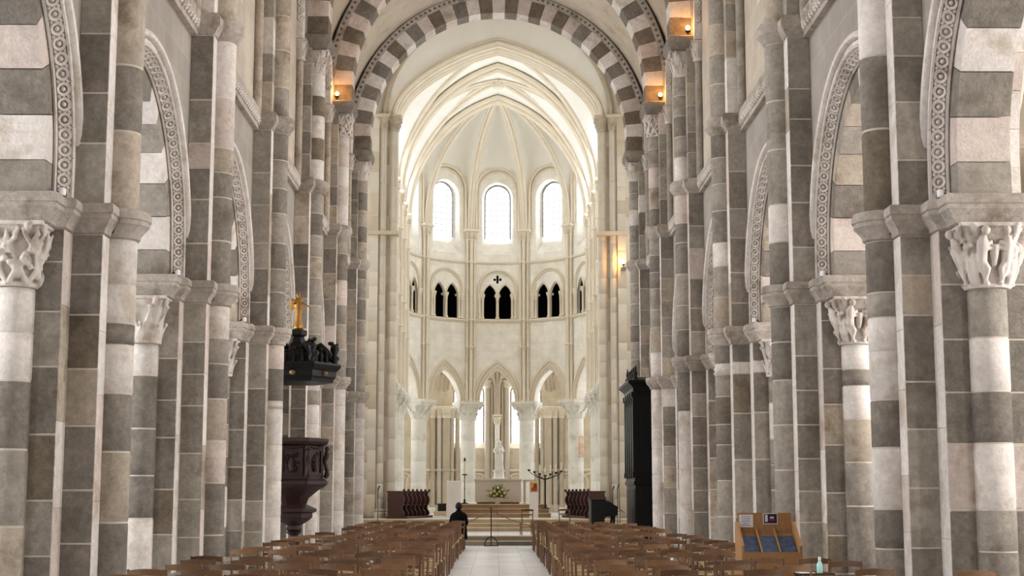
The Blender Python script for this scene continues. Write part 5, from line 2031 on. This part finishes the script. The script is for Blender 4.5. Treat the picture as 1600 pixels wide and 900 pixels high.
MB().rings([[(x, y, z) for x, z in ((-.1, 1.04), (.12, 1.04), (.1, 1.14), (.02, 1.2), (-.08, 1.16))] for y in (-.086, -.08)]).build('icon_robe', 'icon_red', ic)
MB().rings([[(x, y, z) for x, z in ((-.02, 1.16), (.11, 1.12), (.12, 1.3), (.06, 1.35), (0, 1.3))] for y in (-.085, -.08)]).build('icon_figure', 'icon_brown', ic)
t = thing('candelabrum', 'branched iron candelabrum of seven candles right of the altar', 'candelabrum', (1.9, 60.55, ZCH + .35 - .0))
MB().lathe([(.2, 0), (.2, .02), (.05, .05), (.03, .1)], n=14).build('base', 'iron', t, smooth=40)
MB().lathe([(.03, .08), (.03, 1.2), (.045, 1.22), (.03, 1.24)], n=8).build('stem', 'iron', t, smooth=50)
for i in range(-3, 4):
    x = i * .215
    z = 1.28 + .075 * abs(i) * (1.0 if i < 0 else .8)
    if i:
        MB().tube([(0, 0, 1.14), (x * .5, 0, 1.14 + (z - 1.14) * .3), (x * .92, 0, z - .08), (x, 0, z)], .014, 6).build('arm', 'iron', t, smooth=60)
    MB().lathe([(.012, z - .03), (.06, z), (.055, z + .05), (.03, z + .05)], (x, 0), 10).build('candle_cup', 'iron', t, smooth=50)
    MB().lathe([(.025, z + .05), (.025, z + .38), (.006, z + .39)], (x, 0), 8).build('candle', 'candle_wax', t, smooth=40)

# statue on a tall white pedestal behind the altar
t = thing('marble_statue', 'white marble statue of a robed woman with child behind the altar', 'statue', (.06, 65.2, ZCH))
MB().outline([(-.32, -.26), (.32, -.26), (.32, .26), (-.32, .26)], [(.06, 0), (.06, .3), (0, .36), (0, 1.4), (.05, 1.46), (.05, 1.56), (0, 1.6)]).build('pedestal', 'marble', t)
MB().outline(hexa(.24, 8), [(.02, 1.6), (0, 1.66), (-.02, 1.86), (.02, 1.9), (.02, 1.95)]).build('socle', 'marble', t)
g = statue()
g.sphere((0, .0, .9), .085, 10, 8, (1, 1, 1.1))
g.tube([(.1, 0, .74), (.15, -.06, .62), (.07, -.11, .58), (.02, -.12, .6)], [.05, .045, .035, .03], 7)
g.tube([(-.1, 0, .74), (-.16, -.05, .62), (-.07, -.11, .56)], [.05, .045, .035], 7)
g.tube([(.07, -.1, .56), (.07, -.12, .66), (.06, -.12, .73)], [.055, .06, .035], 7)
g.sphere((.06, -.125, .79), .048, 8, 7)
for q in range(6):
    g.tube([(-.13 + q * .05, -.1, .04), (-.1 + q * .04, -.1, .3), (-.08 + q * .034, -.085, .55)], [.025, .022, .015], 5)
g.v = [(x * 1.32, y * 1.3, z * 1.3 + 1.95) for x, y, z in g.v]
carved_part(g, 'figure', 'marble', t, (0, 0, 0), .02)

t = thing('low_platform', 'low beige stone block left of the altar steps', 'block', (-2.45, 65.9, ZCH))
MB().outline([(-.3, -.25), (.3, -.25), (.3, .25), (-.3, .25)], [(0, 0), (0, .18), (-.02, .2)]).build('slab', 'step_stone', t)
t = thing('black_box', 'small black box standing on the low block in the choir', 'box', (-2.4, 65.9, ZCH + .2))
MB().outline([(-.18, -.14), (.18, -.14), (.18, .14), (-.18, .14)], [(-.01, 0), (0, .01), (0, .26), (.02, .28), (.02, .32), (-.01, .33)]).build('body', 'black', t)
MB().box(-.06, .06, -.155, -.14, .18, .22).build('handle', 'iron', t)

# rope barrier at the foot of the steps
t = thing('rope_stanchion', 'slim iron stanchion with a hoop foot at the end of the aisle', 'stanchion', (-.22, 49.2, 0))
MB().tube([(0, 0, .0), (0, 0, 1.2)], .018, 8).build('post', 'iron', t, smooth=60)
MB().tube([(.21 * cos(pi * i / 16), 0, .02 + .27 * sin(pi * i / 16)) for i in range(17)], .018, 7).build('hoop', 'iron', t, smooth=60)
MB().box(-.23, .23, -.12, .12, 0, .02).build('foot', 'iron', t)
MB().sphere((0, 0, 1.21), .03, 8, 6).build('knob', 'iron', t, smooth=60)


def rope(label, P):
    pts = []
    for i in range(15):
        q = i / 14
        a, b_ = Vector(P[0]), Vector(P[1])
        p = a.lerp(b_, q)
        p.z -= P[2] * 4 * q * (1 - q)
        pts.append(p)
    o = MB().tube(pts, .014, 6).build('barrier_rope', 'rope', smooth=60)
    tag(o, label, 'rope', 'ropes of the barrier')


rope('brown rope hanging from the stanchion to the right chair block', ((-.2, 49.2, 1.13), (1.32, 47.9, .6), .07))
rope('brown rope hanging from the stanchion to the left chair block', ((-.24, 49.2, 1.13), (-1.25, 47.9, .72), .06))

# fresco fragment on one choir column
for o in list(bpy.data.objects):
    if o.parent is None and o.get('label', '') == 'white round choir column, second to the right of the axis':
        rzz = o.rotation_euler.z
        n_ = 8
        vs = []
        R = []
        for r in (.372, .379):
            R.append([[(r * cos(a - rzz), r * sin(a - rzz), z) for a in [radians(-72 + 58 * i / n_) for i in range(n_ + 1)]] for z in (2.7, 3.05, 3.4, 3.75)])
        m = MB()
        m.rings(R[1], close=False, cap0=False, cap1=False)
        p = m.build('fresco', 'fresco', o, smooth=60)
        p['label'] = 'faded reddish fresco fragment'


# ---- lamps on the abaci
def lamp(label, x, y, z, aim, power):
    t = thing('spot_lamp', label, 'lamp', (x, y, z), 0, 'small warm lamps in the nave')
    MB().lathe([(.06, 0), (.06, .02), (.02, .03), (.02, .08)], n=10).build('foot', 'iron', t, smooth=40)
    MB().lathe([(.03, .07), (.06, .09), (.065, .12), (.04, .13)], n=10).build('socket', 'iron', t, smooth=40)
    MB().sphere((0, 0, .2), .06, 10, 8).build('bulb', 'lamp_bulb', t, smooth=180)
    ld = bpy.data.lights.new('lamp_light', 'POINT')
    ld.energy = power
    ld.color = (1.0, 0.42, 0.09)
    ld.shadow_soft_size = .07
    lo = bpy.data.objects.new('lamp_light', ld)
    COL.objects.link(lo)
    lo.parent = t
    lo.location = (aim[0], aim[1], .2 + aim[2])


for s, n in ((-1, 5), (1, 5), (1, 4)):
    nm = {(-1, 5): 'small glowing warm lamp at the left foot of a striped arch', (1, 5): 'small glowing warm lamp at the right foot of a striped arch',
          (1, 4): 'topmost glowing warm lamp, at the right edge of the vault'}[(s, n)]
    lamp(nm, s * 4.62, yp(n) - .48, CAP, (-s * .0, -.12, 0.02), 17)
lamp('glowing warm lamp low beside the right crossing pier', 4.93, 58.36, 10.5, (-.1, -.1, 0.05), 40)
MB().rings([[(x, -.1, -.03), (x, .13, -.14), (x, .13, 0), (x, -.1, 0)] for x in (-.1, .1)]).build('bracket', 'impost', bpy.data.objects['spot_lamp.003'])


# ---- seated person in black, seen from behind
def skin_body(name, verts, edges, radii, material, parent, root=0, sub=2):
    me = bpy.data.meshes.new(name)
    me.from_pydata(verts, edges, [])
    me.materials.append(MATS[material])
    o = bpy.data.objects.new(name, me)
    COL.objects.link(o)
    o.parent = parent
    md = o.modifiers.new('skin', 'SKIN')
    md.use_smooth_shade = True
    for i, r in enumerate(radii):
        sv = me.skin_vertices[0].data[i]
        sv.radius = r if isinstance(r, tuple) else (r, r)
        sv.use_root = (i == root)
    sb = o.modifiers.new('sub', 'SUBSURF')
    sb.levels = sub
    sb.render_levels = sub
    return o


t = thing('person', 'person in black seen from behind, seated at the aisle end of the left chairs', 'person', (-1.2, 46.3, 0))
V, E, RD = [], [], []


def node(p, r, par=None):
    V.append(p)
    RD.append(r)
    if par is not None:
        E.append((par, len(V) - 1))
    return len(V) - 1


pel = node((0, -.06, .56), (.16, .13))
sp1 = node((0, -.07, .74), (.15, .115), pel)
sp2 = node((0, -.04, .92), (.17, .12), sp1)
sp3 = node((0, -.01, 1.04), (.13, .1), sp2)
nk = node((0, .03, 1.13), .055, sp3)
hd0 = node((0, .06, 1.21), .075, nk)
hd1 = node((0, .06, 1.31), .085, hd0)
hd2 = node((0, .05, 1.38), .05, hd1)
for sg in (-1, 1):
    sh = node((sg * .19, -.01, 1.02), .075, sp3)
    el = node((sg * .25, .03, .76), .055, sh)
    wr = node((sg * .1, .24, .66), .036, el)
    pm = node((sg * .05, .3, .65), (.035, .022), wr)
    for k, (dx, L) in enumerate(((-.025, .07), (-.008, .08), (.01, .076), (.026, .06))):
        f1 = node((sg * (.05 + dx) - sg * .02, .3 + L * .6, .645), .0095, pm)
        node((sg * (.05 + dx) - sg * .03, .3 + L, .625), .008, f1)
    th = node((sg * .02, .3, .67), .011, pm)
    node((sg * .0, .33, .665), .009, th)
    hp = node((sg * .1, .02, .55), .1, pel)
    kn = node((sg * .12, .4, .52), .068, hp)
    an = node((sg * .12, .42, .1), .042, kn)
    node((sg * .13, .56, .045), .036, an)
body = skin_body('body', V, E, RD, 'black_cloth', t)
# coat over the torso down past the seat, with collar
m = MB()
rows = []
for (rx, ry, z, oy) in ((.27, .2, .3, -.1), (.26, .2, .45, -.09), (.25, .185, .6, -.08), (.235, .165, .75, -.07), (.25, .16, .9, -.05), (.262, .15, 1.0, -.03), (.2, .13, 1.08, -.01), (.1, .1, 1.13, .02), (.085, .09, 1.17, .03)):
    rows.append([(rx * cos(2 * pi * j / 20) * (1 + .025 * cos(7 * 2 * pi * j / 20)), oy + ry * sin(2 * pi * j / 20), z) for j in range(20)])
m.rings(rows, cap0=False, cap1=False)
m.build('coat', 'black_cloth', t, smooth=180)
m = MB()
m.sphere((0, .05, 1.29), .112, 14, 10, (.92, 1.02, 1.12))
m.build('hair', 'hair', t, smooth=180)
for sg in (-1, 1):
    MB().sphere((sg * .098, .07, 1.27), .03, 8, 6, (.5, .8, 1.2)).build('ear', 'skin', t, smooth=180)
fc = MB()
fc.sphere((0, .1, 1.26), .09, 14, 10, (.86, .9, 1.2))
fc.sphere((0, .185, 1.25), .018, 6, 5, (.8, 1, 1.5))
for sg in (-1, 1):
    fc.sphere((sg * .033, .168, 1.285), .013, 6, 5)
fc.tube([(-.025, .172, 1.205), (0, .18, 1.203), (.025, .172, 1.205)], .007, 5)
fc.build('face', 'skin', t, smooth=180)


# ---- small unlit spotlights clipped to the feet of the arcade arches
for n in (1, 2, 3):
    for s in (-1, 1):
        t = thing('spotlight', 'tiny white spotlight on the impost of the %s %s pier' % (PIER_NOTE[n], SIDE[s]), 'spotlight',
                  (s * 4.965, yp(n) - .80, SPR + .0), 0, 'small spotlights on the imposts')
        MB().box(-.03, .03, -.02, .05, 0, .05).build('clamp', 'black', t)
        MB().lathe([(.03, .05), (.042, .06), (.042, .13), (.03, .14)], n=10).build('housing', 'white_plastic', t, smooth=40)
        MB().tube([(0, .0, .1), (s * .06, .01, .1), (s * .1, .03, .06)], .012, 6).build('cable', 'black', t, smooth=60)
